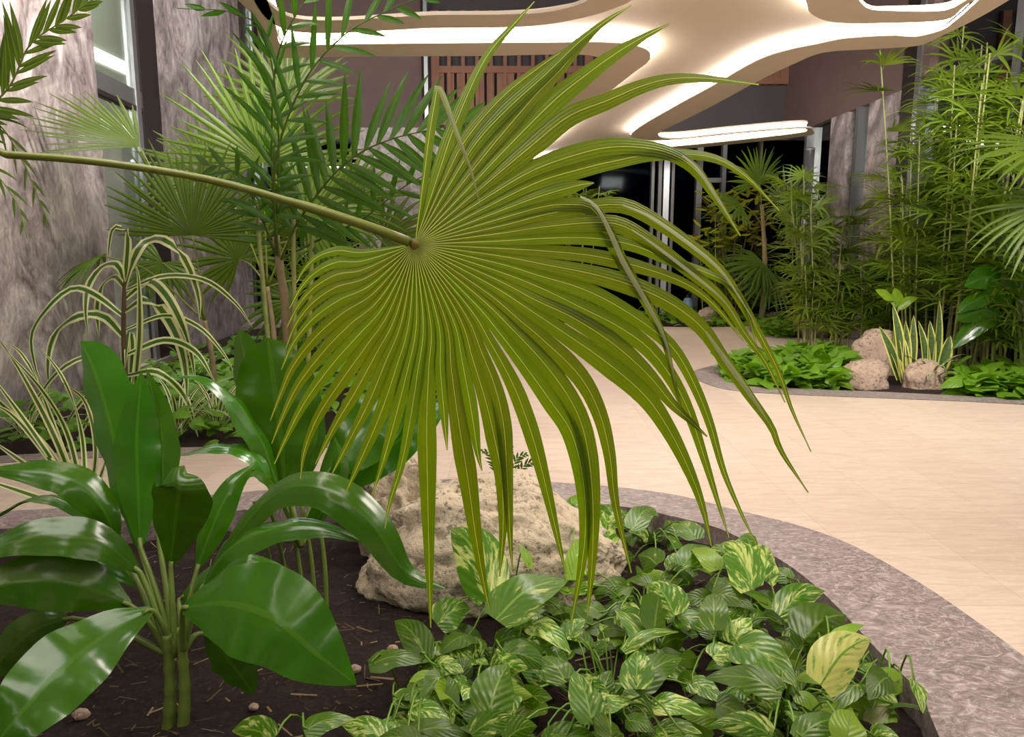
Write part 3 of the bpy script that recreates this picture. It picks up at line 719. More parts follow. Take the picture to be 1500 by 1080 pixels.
for i, (poly, wd, tail) in enumerate(FAN):
    a = angs[i]; prev = angs[i - 1] if i else a - 0.05; nxt = angs[i + 1] if i + 1 < len(FAN) else a + 0.12
    gl = abs(((a - prev + PI) % (2 * PI)) - PI) / 2; gr = abs(((nxt - a + PI) % (2 * PI)) - PI) / 2
    n = 44 if len(poly) > 5 else 30
    pts2 = cr([Vector((HUB[0], HUB[1], 0))] + [Vector((x, y, 0)) for x, y in poly], n)
    L = [0]
    for k in range(1, n): L.append(L[-1] + (pts2[k] - pts2[k - 1]).length)
    j = 0.004 * ((i * 7) % 3 - 1)
    pts = []; ws = []; wf = 0.5 if 8 <= i <= 10 else 0.56 if 11 <= i <= 16 else 0.72 if 5 <= i <= 19 else 0.6
    for k in range(n):
        r = L[k]; jj = j * min(1, max(0, (r - 150) / 100)) 
        Y = fan_depth(pts2[k].x, pts2[k].y, jj); pts.append(AT(pts2[k].x, pts2[k].y, Y))
        t = r / L[-1]; tp_ = 1.0 if t < 1 - tail else max(0.03, 1 - ((t - 1 + tail) / tail)) ** 0.75
        if i == 0: tp_ = max(tp_, 0.75)
        m = PXM(Y) * 1.02
        hl = min(r * math.tan(gl) * 1.03 + 0.6, wd * wf); hr = min(r * math.tan(gr) * 1.03 + 0.6, wd * wf)
        ws.append((max(0.0004, hl * tp_ * m), max(0.0004, hr * tp_ * m)))
    hint = Vector((0, -1, 0.15))
    bm = bmesh.new(); strip(bm, pts, ws, hint, fold=0.24, cross=(-1, -0.5, -0.032, 0.032, 0.5, 1), rib_abs=0.0005)
    obj('leaflet', bm, [M['fan'], M['fan_rib']], fan)
# broken tip of the uppermost leaflet, hanging pale and dry
pts2 = cr([(636, 129, 0), (645, 131, 0), (655, 155, 0), (669, 195, 0), (690, 250, 0), (704, 303, 0)], 24)
bm = bmesh.new(); strip(bm, [AT(p.x, p.y, YF - 0.015 + 0.01 * abs(i - 12) / 12) for i, p in enumerate(pts2)], [(0.0048 * (1 - (i / 23) ** 1.5) + 0.0004) for i in range(24)], Vector((0.3, -1, 0)), 0.25)
o = obj('broken_tip', bm, [M['fan_grey'], M['fan_rib']], fan); o['label'] = 'pale snapped leaflet tip folded back down over the leaf'
# pale undersides where four right-hand leaflets fold over
for poly, wd in (([(850, 288), (872, 300), (892, 335), (914, 384), (946, 440), (974, 496), (990, 560)], 12), ([(912, 300), (950, 316), (1002, 351), (1054, 394), (1086, 440), (1110, 480)], 9),
                 ([(925, 336), (958, 358), (1012, 399), (1058, 438), (1085, 476)], 8), ([(1034, 486), (1062, 525), (1100, 578), (1128, 622)], 15), ([(1000, 228), (1024, 250), (1056, 298), (1078, 334)], 9)):
    pts2 = cr([(x, y, 0) for x, y in poly], 22)
    bm = bmesh.new(); strip(bm, [AT(p.x, p.y, fan_depth(p.x, p.y, -0.012)) for p in pts2], [0.5 * wd * PXM(YF) * max(0.08, math.sin(PI * (0.12 + 0.85 * i / 21))) for i in range(22)], Vector((0.4, -0.8, 0.6)), 0.2, rib=0)
    o = obj('folded_leaflet', bm, [M['fan_grey']], fan); o['label'] = 'greyish fold of a drooping leaflet'

# ================================================================== GLOSSY BROAD-LEAVED PLANTS (front left)
def px_leaf(par, poly, Ys, wpx, mats, roll=0, hint=Vector((0, -0.75, 0.65)), fold=0.25, prof=prof_lance, pk=0.45, n=22, ripple=0.09, name='leaf', stem=None, arch=0.0):
    k = len(poly)
    if not isinstance(Ys, (list, tuple)): Ys = [Ys] * k
    if len(Ys) != k: Ys = [Ys[0] + (Ys[-1] - Ys[0]) * i / (k - 1) for i in range(k)]
    pts = cr([AT(p[0], p[1], y) for p, y in zip(poly, Ys)], n)
    Ym = sum(Ys) / k; w = wpx * PXM(Ym) * 0.5
    ws = [max(0.001, w * (prof(i / (n - 1), pk) if prof is prof_lance else prof(i / (n - 1)))) for i in range(n)]
    bm = bmesh.new(); strip(bm, pts, ws, hint, fold, roll=roll, ripple=ripple, ph=random.uniform(0, 6), arch=arch)
    o = obj(name, bm, mats, par)
    if stem is not None:
        bm = bmesh.new(); a = pts[0]; q = cr([stem, stem.lerp(a, 0.55) + Vector((0, 0, 0.02)), a, pts[1]], 12)
        tube(bm, q, [0.011 - 0.005 * i / 11 for i in range(12)], 7); obj('leaf_stalk', bm, M['gloss_stem'], o)
    return o
G = [M['gloss'], M['gloss_rib']]
b0 = FZ(258, 1068, -0.11)
gp = thing('broad_leaf_plant', 'glossy dark green broad-leaved plant in the bottom left corner, rising from bare soil', 'plant', (b0.x, b0.y, -0.1))
for top, r in (((248, 975), 0.018), ((268, 965), 0.017)):
    base = FZ(246 if top[0] < 250 else 268, 1072, -0.12); t_ = AT(top[0], top[1], b0.y + 0.02)
    bm = bmesh.new(); q = cr([base, base.lerp(t_, .5) + Vector((0.005, 0, 0)), t_, t_ + Vector((0, 0, 0.09))], 24)
    tube(bm, q, [r * (1.0 + (0.14 if i % 5 == 0 else 0) - 0.3 * i / 23) for i in range(24)], 10); obj('stem', bm, M['gloss_stem'], gp)
Yb = b0.y
crown = AT(257, 960, Yb + 0.03); crownR = AT(268, 955, Yb + 0.02); crownL = AT(248, 960, Yb + 0.03)
UPF = Vector((0, -0.35, 1)); FR = Vector((0, -1, 0.25))
for spec in (
    dict(poly=[(203, 800), (183, 720), (160, 620), (138, 545), (118, 500)], Ys=(Yb + .22, Yb + .42), wpx=96, roll=-18, hint=FR, pk=0.55, prof=prof_blunt, fold=0.35, stem=crownL),
    dict(poly=[(205, 800), (202, 720), (200, 640), (207, 545)], Ys=(Yb + .12, Yb + .2), wpx=70, roll=12, hint=FR, pk=0.5, fold=0.3, stem=crown),
    dict(poly=[(232, 790), (238, 700), (234, 620), (214, 540)], Ys=(Yb + .14, Yb + .24), wpx=50, roll=-25, hint=FR, pk=0.5, fold=0.4, stem=crown),
    dict(poly=[(250, 830), (256, 770), (262, 720), (262, 690), (270, 682)], Ys=[Yb + .08, Yb + .05, Yb - .0, Yb + .03, Yb + .05], wpx=92, roll=10, hint=FR, pk=0.62, fold=0.35, stem=crown),
    dict(poly=[(288, 835), (318, 755), (345, 705), (374, 679)], Ys=(Yb + .1, Yb + .25), wpx=44, roll=30, hint=UPF, fold=0.5, stem=crownR),
    dict(poly=[(172, 800), (150, 745), (105, 702), (50, 690), (-25, 688)], Ys=(Yb + .15, Yb + .1), wpx=58, hint=UPF, roll=-20, fold=0.25, stem=crownL),
    dict(poly=[(160, 775), (80, 728), (30, 735), (-10, 762)], Ys=(Yb + .25, Yb + .35), wpx=42, hint=UPF, roll=25, stem=crownL),
    dict(poly=[(205, 838), (150, 796), (75, 784), (0, 800), (-50, 830)], Ys=(Yb + .06, Yb - .12), wpx=66, hint=UPF, roll=-32, fold=0.12, stem=crownL),
    dict(poly=[(190, 886), (110, 856), (30, 852), (-60, 878)], Ys=(Yb + .02, Yb - .12), wpx=92, hint=UPF, roll=-48, fold=0.2, stem=crownL),
    dict(poly=[(222, 893), (160, 926), (90, 980), (30, 1045), (-30, 1120)], Ys=[Yb, Yb - .08, Yb - .2, Yb - .3, Yb - .36], wpx=122, hint=UPF, roll=-30, fold=0.12, pk=0.5, stem=crown),
    dict(poly=[(100, 905), (40, 930), (-30, 1000)], Ys=(Yb + .06, Yb - .0), wpx=70, hint=UPF, roll=-40, stem=crownL),
    dict(poly=[(268, 891), (330, 884), (400, 905), (460, 955), (522, 1003)], Ys=[Yb - .02, Yb - .07, Yb - .12, Yb - .14, Yb - .12], wpx=150, hint=UPF, roll=36, fold=0.14, pk=0.42, stem=crownR, n=30, ripple=0.07),
    dict(poly=[(300, 930), (335, 968), (372, 1018)], Ys=(Yb + .08, Yb + .05), wpx=84, hint=FR, roll=15, stem=crownR),
    dict(poly=[(292, 868), (330, 808), (400, 775), (470, 772), (532, 794)], Ys=(Yb + .05, Yb - .02), wpx=50, hint=UPF, roll=12, fold=0.4, stem=crownR),
    dict(poly=[(300, 858), (345, 785), (405, 722), (470, 714), (540, 762), (594, 838), (652, 862)], Ys=[Yb + .08, Yb + .08, Yb + .05, Yb, Yb - .03, Yb - .03, Yb - .02], wpx=62, hint=UPF, roll=28, pk=0.62, fold=0.35, stem=crownR, n=30),
    dict(poly=[(262, 880), (300, 850), (370, 830), (440, 852)], Ys=(Yb + .15, Yb + .2), wpx=56, hint=UPF, roll=15, stem=crownR),
    dict(poly=[(215, 860), (160, 820), (120, 800), (70, 822)], Ys=(Yb + .22, Yb + .25), wpx=52, hint=UPF, roll=-10, stem=crownL),
): px_leaf(gp, mats=G, **spec)
b1 = FZ(440, 905, -0.11); Y1 = b1.y
gq = thing('broad_leaf_plant', 'glossy broad-leaved plant behind, between the corner plant and the big boulder', 'plant', (b1.x, b1.y, -0.1))
for dx in (-40, -22, 0, 18, 36):
    a = FZ(446 + dx * 0.9, 905, -0.12); b_ = AT(420 + dx * 1.2, 735, Y1 + .05)
    bm = bmesh.new(); tube(bm, cr([a, a.lerp(b_, .5) + Vector((0.01, 0, 0)), b_], 12), [0.010 - 0.004 * i / 11 for i in range(12)], 7); obj('stem', bm, M['gloss_stem'], gq)
c1 = AT(440, 800, Y1)
for spec in (
    dict(poly=[(418, 730), (412, 650), (402, 570), (392, 495)], Ys=(Y1 + .05, Y1 + .1), wpx=120, hint=FR, roll=8, prof=prof_blunt, fold=0.22, pk=0.5),
    dict(poly=[(405, 720), (388, 640), (365, 560), (350, 482)], Ys=(Y1 + .12, Y1 + .25), wpx=66, hint=FR, roll=-20, prof=prof_blunt, fold=0.3, pk=0.55),
    dict(poly=[(425, 730), (440, 660), (446, 590), (450, 530)], Ys=(Y1 + .1, Y1 + .2), wpx=70, hint=FR, roll=20, fold=0.3),
    dict(poly=[(408, 720), (385, 650), (345, 585), (300, 552), (248, 552)], Ys=(Y1 + .02, Y1 - .1), wpx=52, hint=UPF, roll=15, fold=0.4, pk=0.5),
    dict(poly=[(470, 700), (520, 650), (560, 600), (600, 545)], Ys=(Y1 + .15, Y1 + .3), wpx=90, hint=FR, roll=-10, fold=0.2),
    dict(poly=[(500, 720), (560, 665), (610, 625), (660, 585)], Ys=(Y1 + .25, Y1 + .35), wpx=64, hint=FR, roll=-10, fold=0.2),
    dict(poly=[(400, 715), (370, 668), (320, 655), (262, 668)], Ys=(Y1 - .05, Y1 - .1), wpx=42, hint=UPF, roll=10, fold=0.1),
    dict(poly=[(420, 730), (380, 690), (350, 700), (330, 745)], Ys=(Y1 - .05, Y1 - .15), wpx=50, hint=UPF, roll=20),
    dict(poly=[(430, 780), (390, 770), (340, 790), (310, 830)], Ys=(Y1 - .05, Y1 - .15), wpx=44, hint=UPF, roll=10),
    dict(poly=[(440, 790), (480, 740), (500, 690), (490, 640)], Ys=(Y1 + .02, Y1 - .0), wpx=40, hint=FR, roll=40, fold=0.4),
): px_leaf(gq, mats=G, stem=c1, **spec)

# ================================================================== VARIEGATED STRAP-LEAVED PLANTS (left)
def strap_px(par, poly, Y, wpx, mats, hint=Vector((0, -0.8, 0.6)), n=20, fold=0.15, name='leaf'):
    pts = cr([AT(x, y, Y + (0.12 * math.sin(k * 1.3 + x) if k else 0)) for k, (x, y) in enumerate(poly)], n)
    w = wpx * PXM(Y) * 0.5
    hints = None
    bm = bmesh.new(); strip(bm, pts, [max(0.0015, w * prof_strap(i / (n - 1))) for i in range(n)], hint, fold, rib=0, cross=(-1, -.5, 0, .5, 1))
    return obj(name, bm, mats, par)
YV = 4.75
dr = thing('striped_dracaena', 'tall plant with long arching green and cream striped leaves before the grey wall', 'plant', (AT(186, 660, YV).x, YV, -0.06))
bm = bmesh.new(); q = cr([Vector((AT(188, 655, YV).x, YV, -0.08)), AT(184, 560, YV), AT(181, 480, YV), AT(183, 400, YV)], 20)
tube(bm, q, [0.02 - 0.008 * i / 19 for i in range(20)], 8); obj('stem', bm, M['dark_stem'], dr)
for poly, wd in (([(181, 430), (187, 350), (178, 334), (164, 338), (157, 384)], 13), ([(183, 420), (198, 372), (218, 351), (245, 353), (272, 382), (290, 432), (292, 470)], 17),
    ([(181, 415), (172, 388), (150, 390), (130, 416), (125, 455), (130, 495)], 15), ([(181, 420), (168, 405), (150, 418), (142, 450), (145, 495)], 14),
    ([(179, 462), (140, 432), (106, 422), (72, 448), (46, 490), (52, 540), (64, 566)], 13), ([(180, 492), (150, 462), (110, 464), (80, 490), (70, 530), (72, 580)], 17),
    ([(183, 438), (215, 412), (240, 428), (264, 470), (280, 520), (286, 560)], 16), ([(183, 455), (212, 438), (238, 456), (262, 500), (272, 545), (274, 590)], 18),
    ([(182, 484), (240, 462), (290, 478), (326, 516), (344, 548)], 9), ([(184, 425), (240, 404), (300, 410), (345, 444), (370, 480)], 10), ([(183, 520), (240, 498), (286, 515), (315, 560)], 13),
    ([(197, 570), (204, 490), (203, 410), (196, 380)], 12), ([(190, 560), (194, 505), (188, 486), (183, 540)], 11), ([(181, 540), (140, 520), (90, 540), (50, 590), (10, 660)], 10), ([(182, 545), (150, 560), (110, 600), (85, 650)], 10),
    ([(184, 550), (230, 545), (270, 580), (290, 640)], 12), ([(182, 580), (150, 590), (120, 630), (110, 680)], 10)):
    strap_px(dr, poly, YV, wd, [M['striped']])
def rosette(par, c, n, L, w, mats, seed, up=0.8, droop=0.9, name='leaf', prof=prof_strap, fold=0.15, cross=(-1, -.5, 0, .5, 1), ns=12, rib=0):
    r = random.Random(seed)
    for i in range(n):
        a = 2 * PI * (i + r.uniform(-.3, .3)) / n * (1 if n < 9 else 2.4); el = up * r.uniform(0.55, 1.25); l = L * r.uniform(.7, 1.1)
        d = Vector((math.cos(a), math.sin(a), 0)); pts = []
        for k in range(ns):
            t = k / (ns - 1); ev = el - droop * r.uniform(.95, 1.05) * t * t * 1.2
            pts.append((pts[-1] if pts else Vector(c)) + (d * math.cos(el - droop * 2 * t * t) + Vector((0, 0, 1)) * math.sin(el - droop * 2 * t * t)) * (l / ns))
        bm = bmesh.new(); strip(bm, pts, [max(0.001, w * .5 * prof(k / (ns - 1))) for k in range(ns)], Vector((0, 0, 1)) - d * 0.3, fold, rib=rib, cross=cross)
        obj(name, bm, mats, par)
for i, (px, py, Y, n, L, w_, lab) in enumerate((
    (262, 640, 4.85, 26, 0.62, 0.030, 'low striped grassy rosette at the left path edge, right of the arching striped plant'),
    (318, 632, 5.0, 22, 0.55, 0.028, 'low striped grassy rosette behind the upright glossy leaves, furthest right of its row'),
    (40, 640, 4.75, 16, 0.5, 0.024, 'striped grassy rosette at the far left below the grey wall'),
    (1362, 545, 6.7, 16, 0.50, 0.035, 'striped strap-leaved plant between the two snake plants at the right'))):
    p = AT(px, py, Y); t = thing('spider_plant', lab, 'plant', (p.x, Y, -0.05)); rosette(t, (p.x, Y, -0.05), n, L, w_, [M['striped']], 30 + i, 1.15, 0.75)
# thin-leaved plant at the left edge of the front bed
YD = 2.75; pD = AT(128, 770, YD)
td = thing('thin_leaf_dracaena', 'plant with stiff thin olive and cream leaves fanning in from the left edge', 'plant', (pD.x, YD, -0.1))
bm = bmesh.new(); tube(bm, cr([Vector((pD.x + .02, YD, -0.12)), pD, AT(120, 740, YD)], 8), 0.012, 8); obj('stem', bm, M['dark_stem'], td)
for poly, wd in (([(120, 745), (80, 640), (30, 545), (-10, 485)], 11), ([(122, 745), (70, 660), (0, 590), (-30, 565)], 12), ([(118, 745), (50, 690), (-20, 640)], 12), ([(124, 745), (100, 640), (60, 570), (0, 505)], 10),
    ([(125, 745), (120, 640), (95, 560), (60, 510)], 9), ([(128, 745), (140, 660), (125, 590), (90, 560)], 9), ([(124, 748), (70, 600), (40, 530), (10, 500)], 8), ([(118, 750), (30, 720), (-30, 700)], 12), ([(126, 745), (150, 690), (160, 640)], 8), ([(120, 745), (60, 650), (-20, 540)], 9), ([(120, 745), (85, 690), (20, 610), (-20, 590)], 9)):
    strap_px(td, poly, YD, wd, [M['striped']])

# ================================================================== PALMS IN THE BACKGROUND
def fanlet(bm, c, axis, face, n, L, w, spread, droop, seed, fuse=0.35, ns=7, rib=1, cross=(-1, -.5, -.07, .07, .5, 1)):
    """a whole fan blade: n leaflets round c; axis = middle direction, face = upper side"""
    r = random.Random(seed); axis = axis.normalized(); face = (face - axis * face.dot(axis)).normalized(); side = axis.cross(face)
    for i in range(n):
        a = spread * ((i + 0.5) / n - 0.5) + r.uniform(-.3, .3) * spread / n
        d = axis * math.cos(a) + side * math.sin(a); l = L * r.uniform(.82, 1.06) * (0.8 + 0.2 * math.cos(a * .7))
        dz = droop * r.uniform(.5, 1.5); pts = [Vector(c)]
        for k in range(1, ns):
            t = k / (ns - 1); dd = (d + Vector((0, 0, -dz * t * t)) - face * 0.10 * t).normalized(); pts.append(pts[-1] + dd * l / (ns - 1))
        gap = spread / n / 2 * 1.08
        ws = []
        for k in range(ns):
            t = k / (ns - 1); q = min(l * t * math.tan(gap) + 0.001, w * .5) * (1 if t < fuse + .15 else max(0.04, 1 - ((t - fuse - .15) / (.85 - fuse))) ** .7)
            ws.append(max(0.0006, q))
        strip(bm, pts, ws, face, 0.35, rib=rib, cross=cross)
def fan_frond(par, base, c, axis, face, n=34, L=0.6, w=0.03, spread=5.2, droop=0.25, seed=1, mats=None, stalk=0.008, fuse=0.4):
    bm = bmesh.new(); fanlet(bm, c, axis, face, n, L, w, spread, droop, seed, fuse)
    o = obj('fan_blade', bm, mats or [M['palm_bg'], M['palm_bg_rib']], par)
    bm = bmesh.new(); base = Vector(base); c = Vector(c); mid = base.lerp(c, .55) + Vector((0, 0, 0.12 * (c - base).length))
    tube(bm, cr([base, mid, c], 12), [stalk * (1.2 - .6 * i / 11) for i in range(12)], 6); obj('leaf_stalk', bm, M['petiole'], o)
    return o
def trunked(name, label, base, top, r, group=None, cat='palm', mat=None, rings=True):
    t = thing(name, label, cat, base, group); n = 22
    bm = bmesh.new(); tube(bm, cr([Vector(base) - Vector((0, 0, .03)), Vector(base).lerp(Vector(top), .5) + Vector((r, 0, 0)), Vector(top)], n), [r * ((1.0 + (.10 if i % 3 == 0 and rings else 0)) - .5 * i / n) for i in range(n)], 9)
    obj('trunk', bm, mat or M['trunk'], t); return t
def floorpt(px, Y, z=-0.06): p = AT(px, 400, Y); return Vector((p.x, Y, z))
TO = Vector((0, -1, 0.15))
# fan palms against the left wall
def palm_left(label, px, Y, pytop, fronds, r=0.03):
    b_ = floorpt(px, Y); top = AT(px, pytop, Y); t = trunked('fan_palm', label, b_, top, r, 'fan palms against the left wall')
    for k, (cx, cy, ax, ay, L, n, sp, dr_, dY, fc) in enumerate(fronds):
        fan_frond(t, top, AT(cx, cy, Y + dY), Vector((ax, -0.1, -ay)), fc, int(n * .8), L * PXM(Y), 9 * PXM(Y), sp, dr_, int(px + k * 11), fuse=.32)
    return t
palm_left('fan palm with a broad round blade low against the left grey wall', 300, 5.9, 470,
    [(282, 345, 0.05, -1, 138, 44, 3.3, 0.12, -.1, Vector((0, -1, .1))), (238, 385, -0.3, 0.6, 70, 26, 4.5, 0.5, .2, TO), (205, 215, -1, -0.55, 145, 26, 2.0, 0.05, .1, Vector((0, -.5, .9))), (150, 375, -1, 0.3, 90, 22, 2.6, 0.9, .1, Vector((0, -.3, 1)))])
palm_left('taller fan palm before the second grey pier, its spiky blade above the long stalk', 392, 6.6, 420,
    [(385, 238, -0.1, -1, 165, 38, 3.8, 0.1, 0, Vector((0, -1, .1))), (310, 255, -0.9, -0.35, 110, 24, 2.6, 0.15, .2, Vector((0, -.8, .5))), (450, 320, 0.6, -0.3, 110, 30, 4.2, 0.35, -.1, TO), (350, 380, -.2, -.4, 100, 28, 4.6, .4, .2, TO), (470, 420, 0.5, 0.5, 100, 26, 3.6, .5, 0.3, TO)])
palm_left('fan palm half hidden behind the feather palm, crowding the left of the big leaf', 470, 7.4, 400,
    [(440, 345, -0.2, -1, 110, 34, 4.2, 0.2, 0, TO), (500, 300, 0.4, -0.8, 110, 30, 4.0, 0.3, .1, TO), (420, 150, -0.3, -1, 120, 30, 3.6, 0.15, .2, TO), (560, 350, .8, -.2, 90, 26, 4, .4, .2, TO), (430, 440, -.3, .3, 90, 26, 4.5, .5, 0, TO), (520, 440, .3, .3, 90, 26, 4.5, .5, 0, TO)])

# feather palms
def feather(par, path, Ll, n, wl, seed, side_up=None, mats=None, start=0.15, ang=0.9, droop=0.25, rr=0.008, sides=(1, -1), hint=None, name='frond', short_end=0.45):
    r = random.Random(seed); N = 60; P = cr(path, N); bm = bmesh.new()
    tube(bm, P, [rr * (1.1 - .85 * i / (N - 1)) for i in range(N)], 6, mi=1)
    for s in sides:
        for i in range(n):
            t = start + (1 - start) * (i + .5 * (s > 0)) / n; k = min(N - 2, int(t * (N - 1))); p = P[k]; T = (P[k + 1] - P[k]).normalized()
            hv = hint or Vector((0, -.9, .3)); S = T.cross(hv).normalized() * s
            up = S.cross(T) * s
            a = ang * (1.05 - .45 * t) + r.uniform(-.1, .1); l = Ll * (0.55 + .45 * math.sin(PI * min(1, .15 + t * .75))) * r.uniform(.85, 1.08) * (1 - (1 - short_end) * max(0, t - .7) / .3)
            d = T * math.cos(a) + S * math.sin(a) + up * r.uniform(-.05, .2); pts = [p]
            for q in range(1, 7):
                pts.append(pts[-1] + (d + Vector((0, 0, -droop * (q / 6) ** 2))).normalized() * l / 6)
            strip(bm, pts, [max(.0006, wl * .5 * f) for f in (.35, .8, 1, .95, .75, .45, .04)], hv, 0.3)
    return obj(name, bm, mats or [M['feather'], M['feather_rib']], par)
Yf = 4.6
fp = trunked('feather_palm', 'bright green feather palm with a slim pale trunk behind the big leaf stalk', floorpt(408, 5.4), AT(404, 345, 5.4), 0.045, mat=M['trunk'])
for i, (dx, topy) in enumerate(((-16, 300), (14, 285), (30, 330))):
    bm = bmesh.new(); a = floorpt(408 + dx, 5.4, -0.08); b_ = AT(404 + dx * 1.8, topy, 5.3); tube(bm, cr([a, a.lerp(b_, .5), b_], 14), [.022 - .008 * k / 13 for k in range(14)], 8); obj('stem', bm, M['cane'], fp)
crn = AT(406, 390, 5.4)
def A(*p): return [AT(x, y, Y) for x, y, Y in p]
for i, (path, Ll, n, ang_) in enumerate((
    (A((412, 380, 5.35), (440, 320, 5.2), (500, 245, 5.0), (570, 205, 4.9), (695, 178, 4.8)), 118, 17, 1.15),
    (A((410, 380, 5.4), (470, 350, 5.3), (535, 318, 5.2), (590, 275, 5.1), (655, 240, 5.0)), 66, 9, 1.1),
    (A((408, 380, 5.4), (402, 250, 4.9), (440, 130, 4.6), (500, 55, 4.4), (570, 15, 4.3), (640, -12, 4.2)), 84, 15, 1.0),
    (A((405, 380, 5.4), (398, 220, 5.0), (405, 90, 4.7), (440, 10, 4.5), (480, -50, 4.4)), 84, 12, 1.0),
    (A((404, 380, 5.4), (408, 200, 5.0), (390, 60, 4.7), (345, 20, 4.5), (260, 12, 4.4)), 58, 9, 0.7),
    (A((406, 380, 5.4), (375, 300, 5.2), (340, 250, 5.0), (290, 240, 4.9)), 56, 9, 1.1))):
    feather(fp, path, Ll * PXM(5.0), int(n * (1.0 if i == 0 else .95)), (13 if i == 0 else 8.5) * PXM(5.0), 60 + i, ang=ang_, rr=.009, droop=.18)
# corner feather palm, trunk outside the frame at the left
fc = trunked('feather_palm', 'feather palm frond reaching in across the top left corner', (-2.75, 2.9, -0.1), (-2.75, 2.9, 1.5), 0.05)
for i, (path, Ll, n, s) in enumerate((
    (A((-270, 300, 2.9), (-120, 220, 2.8), (0, 143, 2.7), (43, 67, 2.65), (93, 30, 2.62), (150, -12, 2.6)), 95, 26, (1, -1)),
    (A((-270, 300, 2.9), (-120, 160, 2.8), (-20, 170, 2.7), (30, 230, 2.7), (72, 330, 2.7)), 60, 12, (1, -1)),
    (A((-270, 300, 2.9), (-140, 240, 2.7), (-40, 230, 2.6), (20, 290, 2.6), (40, 350, 2.6)), 60, 10, (1, -1)))):
    feather(fc, path, Ll * PXM(2.7), n, (10 if i == 0 else 4) * PXM(2.7), 80 + i, ang=0.85 if i == 0 else .6, rr=.006, start=.3, droop=.1 if i == 0 else .5, mats=[M['palm_bg'], M['palm_bg_rib']])

# ================================================================== SLENDER CANE CLUMPS (right and back)
def clump(label, px, Y, zb, n, rx, ry, hmin, hmax, seed, nw, Ll, wl, name='cane_palm', lean=.12, mat=None, lo=.35, nl=9, group='slender cane palm clumps'):
    r = random.Random(seed); b_ = floorpt(px, Y, zb); t = thing(name, label, 'palm', b_, group)
    for i in range(n):
        a = r.uniform(0, 2 * PI); q = math.sqrt(r.random()); p = b_ + Vector((rx * q * math.cos(a), ry * q * math.sin(a), -.02)); h = r.uniform(hmin, hmax)
        top = p + Vector((lean * h * math.cos(a) * q + r.uniform(-.05, .05), lean * h * math.sin(a) * q, h)); top.x = min(top.x, RWX - .22)
        P = cr([p, p.lerp(top, .5) + Vector((r.uniform(-.03, .03), 0, .03)), top], 16)
        bm = bmesh.new(); tube(bm, P, [.012 - .005 * k / 15 for k in range(16)], 6); c = obj('cane', bm, M['cane'], t)
        bm = bmesh.new()
        for k in range(nw):
            f = lo + (1 - lo) * (k + r.uniform(.2, .9)) / nw; kk = min(14, int(f * 15)); o_ = P[kk]; az = r.uniform(0, 2 * PI); el = r.uniform(.2, 1.0)
            d = Vector((math.cos(az) * math.cos(el), math.sin(az) * math.cos(el), math.sin(el))); st = o_ + d * r.uniform(.06, .16)
            if st.x + Ll * .8 > RWX: d.x = -abs(d.x); st = o_ + d * .1
            tube(bm, [o_, o_.lerp(st, .5) + Vector((0, 0, .01)), st], .003, 4, mi=1, cap=False)
            fanlet(bm, st, d, Vector((-d.x * .4, -d.y * .4 - .2, 1)), nl + r.randint(-2, 2), Ll * r.uniform(.75, 1.15), wl, r.uniform(2.6, 4.6), r.uniform(.3, .9), r.randint(0, 9999), .15, 5, rib=0, cross=(-1, 0, 1))
        obj('foliage', bm, [mat or M['cane_leaf'], M['cane']], c)
    return t
clump('tall dense cane palm clump at the right, reaching past the ceiling edge', 1392, 7.5, -.06, 30, .42, .40, 1.9, 3.5, 1, 10, .40, .030, lo=.3)
clump('smaller cane palm clump in front of the grey pier, left of the tall dense clump', 1206, 9.1, -.06, 20, .32, .3, .7, 1.95, 2, 7, .40, .030)
clump('cane palm clump behind the snake plants, below the tall dense clump', 1305, 8.7, -.06, 16, .32, .22, .6, 1.75, 3, 7, .38, .03)
clump('two thin tall canes with tufted tops beside the far steel column', 1178, 10.2, -.06, 4, .14, .12, 1.9, 2.5, 4, 4, .42, .03, lo=.75, nl=14)
clump('shadowed cane palm clump against the dark glass at the back', 1072, 12.5, -.05, 16, .5, .3, .9, 2.1, 5, 6, .38, .03, lo=.25)
clump('low cane palms at the right edge behind the glossy plant', 1490, 6.9, -.06, 10, .22, .22, .8, 1.7, 6, 7, .38, .03)
clump('cane palms half hidden by the fan palms before the far grey pier', 500, 9.5, -.06, 12, .5, .4, 1.0, 2.4, 7, 6, .38, .028)
clump('tufted cane by the dark glass, its tip peeping out above the big leaf', 853, 12.7, -.05, 3, .10, .05, 2.22, 2.34, 8, 3, .28, .04, lo=.9, nl=16)
cr_ = thing('croton_bush', 'yellow-leaved bush among the shadowed palms at the back', 'shrub', floorpt(1078, 12.2, -.05))
r = random.Random(5); bm = bmesh.new()
for i in range(170):
    a = r.uniform(0, 2 * PI); c = floorpt(1072, 12.2, 0) + Vector((r.gauss(0, .34), r.gauss(0, .16), r.uniform(1.2, 2.1))); d = Vector((math.cos(a), math.sin(a) * .6, r.uniform(-.4, .7))).normalized()
    strip(bm, [c, c + d * .06, c + d * .13, c + d * .19], [.01, .03, .026, .002], Vector((0, -.6, .8)), .2, rib=0, cross=(-1, 0, 1))
obj('foliage', bm, [M['yellow']], cr_)
for dx in (-.15, 0, .12, .22):
    bm = bmesh.new(); b_ = floorpt(1074, 12.2, -.07); tube(bm, cr([b_ + Vector((dx * .3, 0, 0)), b_ + Vector((dx, 0, 1.0)), b_ + Vector((dx * 2, 0, 1.8))], 8), .012, 6); obj('stem', bm, M['dark_stem'], cr_)
